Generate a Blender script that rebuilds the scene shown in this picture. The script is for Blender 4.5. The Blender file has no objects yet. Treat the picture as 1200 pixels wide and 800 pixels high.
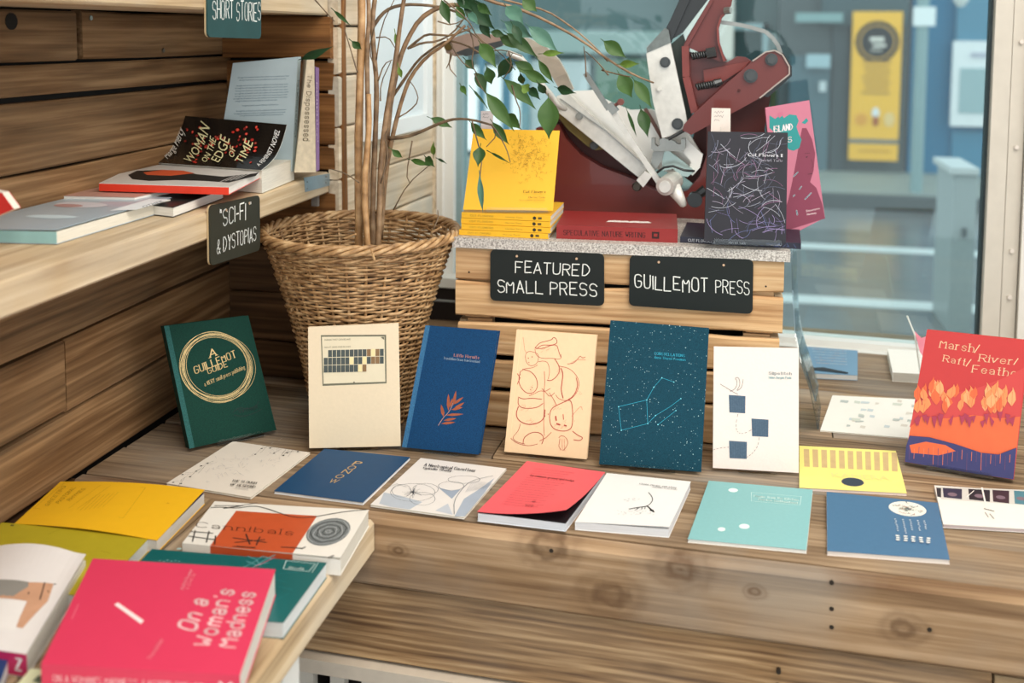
import bpy, bmesh, math, random
from mathutils import Vector as V, Matrix
import mathutils.geometry as mg
random.seed(7)
SC = bpy.context.scene
COL = SC.collection
# ---------------------------------------------------------------- camera
FPX, CYP, PITCH, ROLL, YAW = 1200.0, 134.9, .0799, .0065, .2132
CAM = V((0, 0, 1.43))
_r = V((math.cos(YAW), math.sin(YAW), 0)); _F = V((-math.sin(YAW), math.cos(YAW), 0)); _u = V((0, 0, 1))
FW = _F*math.cos(PITCH) - _u*math.sin(PITCH); _u2 = _u*math.cos(PITCH) + _F*math.sin(PITCH)
RT = _r*math.cos(ROLL) + _u2*math.sin(ROLL); UP = _u2*math.cos(ROLL) - _r*math.sin(ROLL)
cd = bpy.data.cameras.new('camera'); cam = bpy.data.objects.new('camera', cd); COL.objects.link(cam)
M = Matrix((RT, UP, -FW)).transposed().to_4x4(); M.translation = CAM; cam.matrix_world = M
cd.sensor_width = 36; cd.lens = 36*FPX/1200; cd.shift_y = -(400-CYP)/1200
cd.clip_start = .02; cd.clip_end = 200
cd.dof.use_dof = True; cd.dof.focus_distance = 1.52; cd.dof.aperture_fstop = 3.3
SC.camera = cam
# ---------------------------------------------------------------- sky, lamps, exposure
SC.view_settings.view_transform = 'Standard'; SC.view_settings.look = 'None'
SC.view_settings.exposure = 0.20; SC.view_settings.gamma = 1; SC.view_settings.use_curve_mapping = False
w = bpy.data.worlds.new('overcast_sky'); SC.world = w; w.use_nodes = True
w.node_tree.nodes['Background'].inputs[0].default_value = (.80, .88, .91, 1)
w.node_tree.nodes['Background'].inputs[1].default_value = 1.75
def area(name, loc, target, sx, sy, power, col):
    l = bpy.data.lights.new(name, 'AREA'); l.shape = 'RECTANGLE'; l.size = sx; l.size_y = sy; l.energy = power; l.color = col
    o = bpy.data.objects.new(name, l); COL.objects.link(o); o.location = loc
    o.rotation_euler = (V(target)-V(loc)).to_track_quat('-Z', 'Y').to_euler(); return o
area('ceiling_light', (.35, .75, 2.6), (-.1, 1.35, .8), 1.8, 1.2, 50, (1, .93, .84))
area('shop_light', (1.8, -1.2, 2.3), (-.2, 1.6, .8), 1.8, 1.2, 15, (1, .93, .84))

# ---------------------------------------------------------------- helpers
def ray(q): return FW*FPX + RT*(q[0]-600) - UP*(q[1]-CYP)
def atz(q, z): d = ray(q); return CAM + d*((z-CAM.z)/d.z)
def aty(q, y): d = ray(q); return CAM + d*(y/d.y)
def atx(q, x): d = ray(q); return CAM + d*(x/d.x)
def atp(q, p, n): d = ray(q); return CAM + d*((V(p)-CAM).dot(n)/d.dot(n))
def lin(h):
    h = h.lstrip('#'); c = [int(h[i:i+2], 16)/255 for i in (0, 2, 4)]
    return tuple((x/12.92 if x <= .04045 else ((x+.055)/1.055)**2.4) for x in c)+(1,)
MATS = {}
def nt_new(name):
    m = bpy.data.materials.new(name); m.use_nodes = True; n = m.node_tree
    return m, n, n.nodes, n.links, n.nodes['Principled BSDF']
def flat(hexc, rough=.55, metal=0, noise=.12, nscale=60, bump=.0, spec=.4, coat=0, name=None):
    key = (hexc, rough, metal, noise, nscale, bump, coat, spec)
    if key in MATS: return MATS[key]
    m, n, N, L, b = nt_new(name or 'surface_'+hexc)
    b.inputs['Roughness'].default_value = rough; b.inputs['Metallic'].default_value = metal
    b.inputs['Specular IOR Level'].default_value = spec; b.inputs['Coat Weight'].default_value = coat
    c = lin(hexc)
    tc = N.new('ShaderNodeTexCoord'); nz = N.new('ShaderNodeTexNoise'); nz.inputs['Scale'].default_value = nscale; nz.inputs['Detail'].default_value = 4
    L.new(tc.outputs['Object'], nz.inputs['Vector'])
    mx = N.new('ShaderNodeMix'); mx.data_type = 'RGBA'
    mx.inputs[6].default_value = tuple(x*(1-noise) for x in c[:3])+(1,); mx.inputs[7].default_value = tuple(min(1, x*(1+noise)+noise*.01) for x in c[:3])+(1,)
    L.new(nz.outputs['Fac'], mx.inputs[0]); L.new(mx.outputs[2], b.inputs['Base Color'])
    if bump:
        bp = N.new('ShaderNodeBump'); bp.inputs['Strength'].default_value = bump; bp.inputs['Distance'].default_value = .001
        L.new(nz.outputs['Fac'], bp.inputs['Height']); L.new(bp.outputs[0], b.inputs['Normal'])
    MATS[key] = m; return m
def cloth(hexc, speck=None, rough=.8):
    key = ('cloth', hexc, speck)
    if key in MATS: return MATS[key]
    m, n, N, L, b = nt_new('book_cloth'); c = lin(hexc)
    b.inputs['Roughness'].default_value = rough; b.inputs['Specular IOR Level'].default_value = .25
    tc = N.new('ShaderNodeTexCoord'); nz = N.new('ShaderNodeTexNoise'); nz.inputs['Scale'].default_value = 900; nz.inputs['Detail'].default_value = 2
    L.new(tc.outputs['Object'], nz.inputs['Vector'])
    r = N.new('ShaderNodeValToRGB'); r.color_ramp.elements[0].position = .35; r.color_ramp.elements[1].position = .68
    r.color_ramp.elements[0].color = tuple(x*.72 for x in c[:3])+(1,); r.color_ramp.elements[1].color = tuple(min(1, x*1.25) for x in c[:3])+(1,)
    L.new(nz.outputs['Fac'], r.inputs[0]); out = r.outputs[0]
    if speck:
        v = N.new('ShaderNodeTexVoronoi'); v.inputs['Scale'].default_value = 330; L.new(tc.outputs['Object'], v.inputs['Vector'])
        sz = N.new('ShaderNodeMath'); sz.operation = 'MULTIPLY'; sz.inputs[1].default_value = .2
        sep = N.new('ShaderNodeSeparateColor'); L.new(v.outputs['Color'], sep.inputs[0])
        pw = N.new('ShaderNodeMath'); pw.operation = 'POWER'; pw.inputs[1].default_value = 2.0; L.new(sep.outputs[0], pw.inputs[0]); L.new(pw.outputs[0], sz.inputs[0])
        lt = N.new('ShaderNodeMath'); lt.operation = 'LESS_THAN'; L.new(v.outputs['Distance'], lt.inputs[0]); L.new(sz.outputs[0], lt.inputs[1])
        mx = N.new('ShaderNodeMix'); mx.data_type = 'RGBA'; L.new(lt.outputs[0], mx.inputs[0]); L.new(out, mx.inputs[6]); mx.inputs[7].default_value = lin(speck)
        out = mx.outputs[2]
    L.new(out, b.inputs['Base Color'])
    bp = N.new('ShaderNodeBump'); bp.inputs['Strength'].default_value = .25; bp.inputs['Distance'].default_value = .0005
    L.new(nz.outputs['Fac'], bp.inputs['Height']); L.new(bp.outputs[0], b.inputs['Normal'])
    MATS[key] = m; return m
def wood(name, light, mid, dark, grey=.0, greycol='8f8a80', scale=1.0, rough=.75, knots=.5, spots=(), lines=.0):
    if name in MATS: return MATS[name]
    m, n, N, L, b = nt_new(name); b.inputs['Roughness'].default_value = rough; b.inputs['Specular IOR Level'].default_value = .25
    tc = N.new('ShaderNodeTexCoord'); oi = N.new('ShaderNodeObjectInfo')
    cm = N.new('ShaderNodeCombineXYZ'); 
    for i, k in enumerate((37.0, 61.0, 23.0)):
        mm = N.new('ShaderNodeMath'); mm.operation = 'MULTIPLY'; mm.inputs[1].default_value = k; L.new(oi.outputs['Random'], mm.inputs[0]); L.new(mm.outputs[0], cm.inputs[i])
    ad = N.new('ShaderNodeVectorMath'); L.new(tc.outputs['Object'], ad.inputs[0]); L.new(cm.outputs[0], ad.inputs[1])
    # knots pull the grain aside
    mk_ = N.new('ShaderNodeMapping'); mk_.inputs['Scale'].default_value = (4.5*scale, 11*scale, 11*scale); L.new(ad.outputs[0], mk_.inputs[0])
    vo = N.new('ShaderNodeTexVoronoi'); vo.inputs['Scale'].default_value = 1.0; L.new(mk_.outputs[0], vo.inputs['Vector'])
    mp = N.new('ShaderNodeMapping'); mp.inputs['Scale'].default_value = (1.6*scale, 42*scale, 42*scale); L.new(ad.outputs[0], mp.inputs[0])
    n1 = N.new('ShaderNodeTexNoise'); n1.inputs['Scale'].default_value = 1.6; n1.inputs['Detail'].default_value = 9; n1.inputs['Roughness'].default_value = .6; n1.inputs['Distortion'].default_value = .3; L.new(mp.outputs[0], n1.inputs['Vector'])
    mp2 = N.new('ShaderNodeMapping'); mp2.inputs['Scale'].default_value = (.7*scale, 10*scale, 10*scale); L.new(ad.outputs[0], mp2.inputs[0])
    n2 = N.new('ShaderNodeTexNoise'); n2.inputs['Scale'].default_value = 1.3; n2.inputs['Detail'].default_value = 3; L.new(mp2.outputs[0], n2.inputs['Vector'])
    ring = N.new('ShaderNodeMath'); ring.operation = 'MULTIPLY_ADD'; L.new(n2.outputs['Fac'], ring.inputs[0]); ring.inputs[1].default_value = 16
    kd = N.new('ShaderNodeMath'); kd.operation = 'MULTIPLY'; L.new(vo.outputs['Distance'], kd.inputs[0]); kd.inputs[1].default_value = 5*knots; L.new(kd.outputs[0], ring.inputs[2])
    sn = N.new('ShaderNodeMath'); sn.operation = 'SINE'; 
    ml = N.new('ShaderNodeMath'); ml.operation = 'MULTIPLY'; ml.inputs[1].default_value = 2.6; L.new(ring.outputs[0], ml.inputs[0]); L.new(ml.outputs[0], sn.inputs[0])
    fac = N.new('ShaderNodeMath'); fac.operation = 'MULTIPLY_ADD'; L.new(sn.outputs[0], fac.inputs[0]); fac.inputs[1].default_value = .07; L.new(n1.outputs['Fac'], fac.inputs[2])
    mp3 = N.new('ShaderNodeMapping'); mp3.inputs['Scale'].default_value = (3*scale, 190*scale, 190*scale); L.new(ad.outputs[0], mp3.inputs[0])
    n4 = N.new('ShaderNodeTexNoise'); n4.inputs['Scale'].default_value = 1; n4.inputs['Detail'].default_value = 3; L.new(mp3.outputs[0], n4.inputs['Vector'])
    f2 = N.new('ShaderNodeMath'); f2.operation = 'MULTIPLY_ADD'; L.new(n4.outputs['Fac'], f2.inputs[0]); f2.inputs[1].default_value = .42; L.new(fac.outputs[0], f2.inputs[2])
    f3 = N.new('ShaderNodeMath'); f3.operation = 'SUBTRACT'; L.new(f2.outputs[0], f3.inputs[0]); f3.inputs[1].default_value = .21; fac = f3
    if lines:   # straight dark growth lines
        mp4 = N.new('ShaderNodeMapping'); mp4.inputs['Scale'].default_value = (.35, 1, 1); L.new(ad.outputs[0], mp4.inputs[0])
        wv_ = N.new('ShaderNodeTexWave'); wv_.bands_direction = 'Y'; wv_.inputs['Scale'].default_value = 32; wv_.inputs['Distortion'].default_value = 5; wv_.inputs['Detail'].default_value = 2; wv_.inputs['Detail Scale'].default_value = .6; L.new(mp4.outputs[0], wv_.inputs['Vector'])
        f4 = N.new('ShaderNodeMath'); f4.operation = 'MULTIPLY_ADD'; L.new(wv_.outputs['Fac'], f4.inputs[0]); f4.inputs[1].default_value = -lines; L.new(fac.outputs[0], f4.inputs[2])
        f5 = N.new('ShaderNodeMath'); f5.operation = 'ADD'; L.new(f4.outputs[0], f5.inputs[0]); f5.inputs[1].default_value = lines*.5; fac = f5
    cr = N.new('ShaderNodeValToRGB'); e = cr.color_ramp.elements
    e[0].position = .24; e[0].color = lin(dark); e[1].position = .74; e[1].color = lin(light); x = e.new(.5); x.color = lin(mid)
    L.new(fac.outputs[0], cr.inputs[0])
    # grey weathering patches
    n3 = N.new('ShaderNodeTexNoise'); n3.inputs['Scale'].default_value = 5; n3.inputs['Detail'].default_value = 5; L.new(ad.outputs[0], n3.inputs['Vector'])
    rr = N.new('ShaderNodeMapRange'); rr.inputs[1].default_value = .42; rr.inputs[2].default_value = .7; rr.inputs[4].default_value = grey; L.new(n3.outputs['Fac'], rr.inputs[0])
    mx = N.new('ShaderNodeMix'); mx.data_type = 'RGBA'; L.new(rr.outputs[0], mx.inputs[0]); L.new(cr.outputs[0], mx.inputs[6]); mx.inputs[7].default_value = lin(greycol)
    # knot cores
    kn = N.new('ShaderNodeMapRange'); kn.inputs[1].default_value = .17; kn.inputs[2].default_value = .04; kn.inputs[4].default_value = min(1, knots*1.4); L.new(vo.outputs['Distance'], kn.inputs[0])
    sepk = N.new('ShaderNodeSeparateColor'); L.new(vo.outputs['Color'], sepk.inputs[0])
    gk = N.new('ShaderNodeMath'); gk.operation = 'GREATER_THAN'; gk.inputs[1].default_value = .72; L.new(sepk.outputs[0], gk.inputs[0])
    km = N.new('ShaderNodeMath'); km.operation = 'MULTIPLY'; L.new(kn.outputs[0], km.inputs[0]); L.new(gk.outputs[0], km.inputs[1])
    mx2 = N.new('ShaderNodeMix'); mx2.data_type = 'RGBA'; L.new(km.outputs[0], mx2.inputs[0]); L.new(mx.outputs[2], mx2.inputs[6]); mx2.inputs[7].default_value = tuple(v_*.6 for v_ in lin(dark)[:3])+(1,)
    for (sx_, sy_, sr) in spots:   # the knots the photo shows: dark heart and rings of bent grain
        sv = N.new('ShaderNodeVectorMath'); sv.operation = 'SUBTRACT'; L.new(tc.outputs['Object'], sv.inputs[0]); sv.inputs[1].default_value = (sx_, sy_, 0)
        sm = N.new('ShaderNodeVectorMath'); sm.operation = 'MULTIPLY'; L.new(sv.outputs[0], sm.inputs[0]); sm.inputs[1].default_value = (.7/sr, 1/sr, 0)
        wn_ = N.new('ShaderNodeTexNoise'); wn_.inputs['Scale'].default_value = 60; L.new(tc.outputs['Object'], wn_.inputs['Vector'])
        sl = N.new('ShaderNodeVectorMath'); sl.operation = 'LENGTH'; L.new(sm.outputs[0], sl.inputs[0])
        s0 = N.new('ShaderNodeMath'); s0.operation = 'MULTIPLY_ADD'; L.new(wn_.outputs['Fac'], s0.inputs[0]); s0.inputs[1].default_value = .9; L.new(sl.outputs['Value'], s0.inputs[2])
        s1_ = N.new('ShaderNodeMath'); s1_.operation = 'MULTIPLY'; L.new(s0.outputs[0], s1_.inputs[0]); s1_.inputs[1].default_value = 7
        s2_ = N.new('ShaderNodeMath'); s2_.operation = 'SINE'; L.new(s1_.outputs[0], s2_.inputs[0])
        s3_ = N.new('ShaderNodeMapRange'); s3_.inputs[1].default_value = 2.6; s3_.inputs[2].default_value = .8; s3_.inputs[3].default_value = 0; s3_.inputs[4].default_value = .85; L.new(s0.outputs[0], s3_.inputs[0])
        s4_ = N.new('ShaderNodeMapRange'); s4_.inputs[1].default_value = -1; s4_.inputs[2].default_value = 1; s4_.inputs[3].default_value = .45; s4_.inputs[4].default_value = 1; L.new(s2_.outputs[0], s4_.inputs[0])
        s5_ = N.new('ShaderNodeMath'); s5_.operation = 'MULTIPLY'; L.new(s3_.outputs[0], s5_.inputs[0]); L.new(s4_.outputs[0], s5_.inputs[1])
        mk2 = N.new('ShaderNodeMix'); mk2.data_type = 'RGBA'; L.new(s5_.outputs[0], mk2.inputs[0]); L.new(mx2.outputs[2], mk2.inputs[6]); mk2.inputs[7].default_value = tuple(v_*.8 for v_ in lin(dark)[:3])+(1,); mx2 = mk2
    # each plank its own tone
    hv = N.new('ShaderNodeHueSaturation'); vr = N.new('ShaderNodeMapRange'); vr.inputs[3].default_value = .82; vr.inputs[4].default_value = 1.15; L.new(oi.outputs['Random'], vr.inputs[0])
    L.new(vr.outputs[0], hv.inputs['Value']); L.new(mx2.outputs[2], hv.inputs['Color']); L.new(hv.outputs[0], b.inputs['Base Color'])
    bp = N.new('ShaderNodeBump'); bp.inputs['Strength'].default_value = .5; bp.inputs['Distance'].default_value = .002; L.new(fac.outputs[0], bp.inputs['Height']); L.new(bp.outputs[0], b.inputs['Normal'])
    MATS[name] = m; return m
def clear(name, col, gloss=.08, rough=.03):
    if name in MATS: return MATS[name]
    m = bpy.data.materials.new(name); m.use_nodes = True; n = m.node_tree; N = n.nodes; L = n.links; N.clear()
    o = N.new('ShaderNodeOutputMaterial'); t = N.new('ShaderNodeBsdfTransparent'); g = N.new('ShaderNodeBsdfGlossy'); mx = N.new('ShaderNodeMixShader')
    t.inputs[0].default_value = lin(col); g.inputs['Roughness'].default_value = rough
    lw = N.new('ShaderNodeLayerWeight'); lw.inputs[0].default_value = .25
    mr = N.new('ShaderNodeMapRange'); mr.inputs[3].default_value = gloss; mr.inputs[4].default_value = .6; L.new(lw.outputs['Fresnel'], mr.inputs[0])
    L.new(mr.outputs[0], mx.inputs[0]); L.new(t.outputs[0], mx.inputs[1]); L.new(g.outputs[0], mx.inputs[2]); L.new(mx.outputs[0], o.inputs[0])
    MATS[name] = m; return m

WLOC = {}
def empty(name, loc, label=None, cat=None, group=None, kind=None):
    o = bpy.data.objects.new(name, None); COL.objects.link(o); o.location = loc; o.empty_display_size = .05
    WLOC[o.name] = V(loc)
    tag(o, label, cat, group, kind); return o
def tag(o, label=None, cat=None, group=None, kind=None):
    for k, v in (('label', label), ('category', cat), ('group', group), ('kind', kind)):
        if v: o[k] = v
    return o
def mk(name, verts, faces, mat, parent=None, midx=None, smooth=False):
    """world-space verts -> one mesh object whose origin is its own centre"""
    c = V((0, 0, 0))
    for v in verts: c += V(v)
    c /= max(1, len(verts))
    me = bpy.data.meshes.new(name); me.from_pydata([tuple(V(v)-c) for v in verts], [], faces)
    for m in (mat if isinstance(mat, (list, tuple)) else [mat]): me.materials.append(m)
    if midx: me.polygons.foreach_set('material_index', midx)
    if smooth: me.polygons.foreach_set('use_smooth', [True]*len(me.polygons))
    me.update()
    o = bpy.data.objects.new(name, me); COL.objects.link(o)
    WLOC[o.name] = c.copy()
    if parent: o.parent = parent; o.location = c - WLOC[parent.name]
    else: o.location = c
    return o
class B:
    """collects geometry for one mesh"""
    def __init__(s): s.v = []; s.f = []; s.m = []
    def add(s, vs, fs, mi=0):
        k = len(s.v); s.v += [V(v) for v in vs]; s.f += [tuple(i+k for i in f) for f in fs]; s.m += [mi]*len(fs)
    def hexa(s, p, mi=0):   # 8 points: bottom 4, top 4
        s.add(p, [(3, 2, 1, 0), (4, 5, 6, 7), (0, 1, 5, 4), (1, 2, 6, 5), (2, 3, 7, 6), (3, 0, 4, 7)], mi)
    def box(s, a, b, mi=0):
        x0, y0, z0 = a; x1, y1, z1 = b
        s.hexa([(x0, y0, z0), (x1, y0, z0), (x1, y1, z0), (x0, y1, z0), (x0, y0, z1), (x1, y0, z1), (x1, y1, z1), (x0, y1, z1)], mi)
    def tube(s, pts, r, n=8, mi=0, cap=True):
        pts = [V(p) for p in pts]; rr = r if isinstance(r, (list, tuple)) else [r]*len(pts)
        rings = []; prev = None
        for i, p in enumerate(pts):
            d = (pts[min(i+1, len(pts)-1)]-pts[max(i-1, 0)]).normalized()
            if prev is None: a = d.orthogonal().normalized()
            else:
                a = prev - d*prev.dot(d)
                a = a.normalized() if a.length > 1e-6 else d.orthogonal().normalized()
            prev = a; bb = d.cross(a)
            rings.append([p + (a*math.cos(2*math.pi*k/n)+bb*math.sin(2*math.pi*k/n))*rr[i] for k in range(n)])
        vs = [q for rg in rings for q in rg]; fs = []
        for i in range(len(rings)-1):
            for k in range(n):
                fs.append((i*n+k, i*n+(k+1) % n, (i+1)*n+(k+1) % n, (i+1)*n+k))
        if cap: fs += [tuple(range(n))[::-1], tuple((len(rings)-1)*n+k for k in range(n))]
        s.add(vs, fs, mi)
    def prism(s, poly, off, mi=0):   # poly: world points, off: extrusion vector
        n = len(poly); off = V(off); vs = [V(p) for p in poly]+[V(p)+off for p in poly]
        fs = [tuple(range(n)), tuple(range(2*n-1, n-1, -1))]+[(i, (i+1) % n, n+(i+1) % n, n+i)[::-1] for i in range(n)]
        s.add(vs, fs, mi)
    def build(s, name, mat, parent=None, smooth=False):
        return mk(name, s.v, s.f, mat, parent, s.m, smooth)
BOARD_CACHE = {}
def board(name, p0, ex, ey, L_, W_, T_, mat, parent, rnd=.0015, segs=3, ch=.003):
    """sawn board: grain along ex; p0 is a lower corner; ez = ex x ey (thickness T_); edges chamfered and slightly uneven"""
    ex = V(ex).normalized(); ey = (V(ey) - ex*V(ey).dot(ex)).normalized(); ez = ex.cross(ey)
    c = V(p0) + ex*L_/2 + ey*W_/2 + ez*T_/2
    ch = min(ch, T_*.3); prof = [(-W_/2+ch, -T_/2), (W_/2-ch, -T_/2), (W_/2, -T_/2+ch), (W_/2, T_/2-ch), (W_/2-ch, T_/2), (-W_/2+ch, T_/2), (-W_/2, T_/2-ch), (-W_/2, -T_/2+ch)]
    vs = []; fs = []
    for i in range(segs+1):
        x = -L_/2 + L_*i/segs; j1 = random.uniform(-rnd, rnd); j2 = random.uniform(-rnd, rnd)
        for (a, b_) in prof: vs.append((x, a + (j1 if a > 0 else j2), b_+random.uniform(-.0003, .0003)))
    for i in range(segs):
        for k in range(8): fs.append((i*8+k, i*8+(k+1) % 8, (i+1)*8+(k+1) % 8, (i+1)*8+k)[::-1])
    fs += [tuple(range(8)), tuple(segs*8+k for k in range(8))[::-1]]
    me = bpy.data.meshes.new(name); me.from_pydata(vs, [], fs); me.materials.append(mat); me.update()
    o = bpy.data.objects.new(name, me); COL.objects.link(o)
    R_ = Matrix((ex, ey, ez)).transposed()
    o.rotation_euler = R_.to_euler(); WLOC[o.name] = c
    if parent: o.parent = parent; o.location = c - WLOC[parent.name]
    else: o.location = c
    return o
# ---------------------------------------------------------------- stroke lettering
G = {'A': "022842|1434", 'B': "0208|0828373625|0525|253544433202", 'C': "4738180703123243", 'D': "0208|082846442202", 'E': "48080242|0535", 'F': "480802|0535",
'G': "47381807031232434525", 'H': "0208|4248|0545", 'I': "0208", 'J': "3833221203", 'K': "0208|480542", 'L': "080242", 'M': "0208254842", 'N': "02084248",
'O': "180703123243473818", 'P': "0208|083847463505", 'Q': "180703123243473818|2442", 'R': "0208|083847463505|2542", 'S': "473818070615354443321203", 'T': "0848|2228",
'U': "080312324348", 'V': "082248", 'W': "0812263248", 'X': "0248|0842", 'Y': "082548|2522", 'Z': "08480242", '&': "4216172837360403122244", "'": "0807", '"': "0807|1817",
'-': "0525", '/': "0038", '.': "0203", ',': "1302", ':': "0304|0607",
'a': "0516263532|341403122233", 'b': "0802|0516263533221203", 'c': "3526160503122233", 'd': "3832|3526160503122233", 'e': "04343526160503122233", 'f': "281712|0626",
'g': "3631201001|3526160503122233", 'h': "0802|0516263532", 'i': "0602|0807", 'j': "1611100 0".replace(' ', '') , 'k': "0802|360432", 'l': "0802", 'm': "0602|05162522|25364542",
'n': "0602|0516263532", 'o': "160503122233352616", 'p': "0600|0516263533221203", 'q': "3630|3526160503122233", 'r': "0602|051626", 's': "35261605142433221203",
't': "181222|0626", 'u': "0603122233|3632", 'v': "061236", 'w': "0612243246", 'x': "0236|0632", 'y': "0613|361000", 'z': "06360232"}
def glyph_strokes(ch):
    if ch not in G: return 0, []
    pl = [[(int(s[i]), int(s[i+1])-2) for i in range(0, len(s)-1, 2)] for s in G[ch].split('|')]
    return max(p[0] for s in pl for p in s), pl
def chaikin(p, k=1):
    if len(p) < 5: return p
    for _ in range(k):
        closed = p[0] == p[-1]; q = [] if closed else [p[0]]
        for i in range(len(p)-1):
            a, b_ = p[i], p[i+1]
            q += [(a[0]*.75+b_[0]*.25, a[1]*.75+b_[1]*.25), (a[0]*.25+b_[0]*.75, a[1]*.25+b_[1]*.75)]
        q.append(q[0] if closed else p[-1]); p = q
    return p
def text_strokes(s, style):
    """-> total advance (cap height 1), list of (polyline, kind)"""
    x = 0; out = []
    for ch in s:
        if ch == ' ': x += .45; continue
        w_, pl = glyph_strokes(ch)
        jx = random.uniform(-.03, .03) if style == 'chalk' else 0; jy = random.uniform(-.06, .06) if style == 'chalk' else 0
        for p in pl:
            q = [(a/6*.92, b_/6) for a, b_ in p]
            if style == 'chalk': q = [(a+random.uniform(-.025, .025), b_+random.uniform(-.03, .03)) for a, b_ in q]
            q = chaikin(q, 2 if style != 'chalk' else 1) if len(q) > 4 else q
            out.append([(x+a+jx, b_+jy) for a, b_ in q])
            if style == 'serif':
                for (e0, e1) in ((p[0], p[1]), (p[-1], p[-2])):
                    if abs(e0[0]-e1[0]) <= 2 and abs(e0[1]-e1[1]) > 1.5 and e0[1] in (0, 6, 4, -2) and ch not in "abcdeogqsCGOQS'":
                        out.append([(x+e0[0]/6*.92-.11, e0[1]/6), (x+e0[0]/6*.92+.11, e0[1]/6), None])
        x += w_/6*.92 + (.24 if style != 'serif' else .27)
    return max(x-.25, .01), out
TXT = {}
def sans_mesh(s):
    if s in TXT: return TXT[s]
    c = bpy.data.curves.new('t', 'FONT'); c.body = s; c.size = 1; c.resolution_u = 2
    o = bpy.data.objects.new('t', c); me = bpy.data.meshes.new_from_object(o)
    vs = [(v.co.x, v.co.y) for v in me.vertices]; fs = [tuple(p.vertices) for p in me.polygons]
    bpy.data.objects.remove(o); bpy.data.curves.remove(c); bpy.data.meshes.remove(me)
    x0 = min([v[0] for v in vs] or [0]); x1 = max([v[0] for v in vs] or [1])
    TXT[s] = ([((x-x0)/.7, y/.7) for x, y in vs], fs, (x1-x0)/.7); return TXT[s]

class Face:
    """a flat or gently curved face in the world: P = BL, TL, TR, BR corners; lift(u, v) raises it along the normal"""
    def __init__(s, P, lift=None):
        s.P = [V(p) for p in P]; s.lift = lift
        s.ex = (s.P[3]-s.P[0]+s.P[2]-s.P[1])/2; s.ey = (s.P[1]-s.P[0]+s.P[2]-s.P[3])/2
        s.W = s.ex.length; s.H = s.ey.length; s.n = s.ex.cross(s.ey).normalized(); s.c = sum(s.P, V((0, 0, 0)))/4
    def at(s, u, v, h=0, curl=True):
        a = s.P[0].lerp(s.P[3], u); b_ = s.P[1].lerp(s.P[2], u)
        if curl and s.lift: h = h + s.lift(u, v)
        return a.lerp(b_, v) + s.n*h
    def uv(s, q):   # photograph position -> place on the face
        p = atp(q, s.c, s.n)
        for it in range(4 if s.lift else 1):
            u, v = .5, .5
            for _ in range(6):
                e = p - s.at(u, v, 0, False); u += e.dot(s.ex)/s.W**2; v += e.dot(s.ey)/s.H**2
            if s.lift: p = atp(q, s.c+s.n*s.lift(min(1, max(0, u)), min(1, max(0, v))), s.n) - s.n*s.lift(min(1, max(0, u)), min(1, max(0, v)))
        return (u, v)
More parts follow.
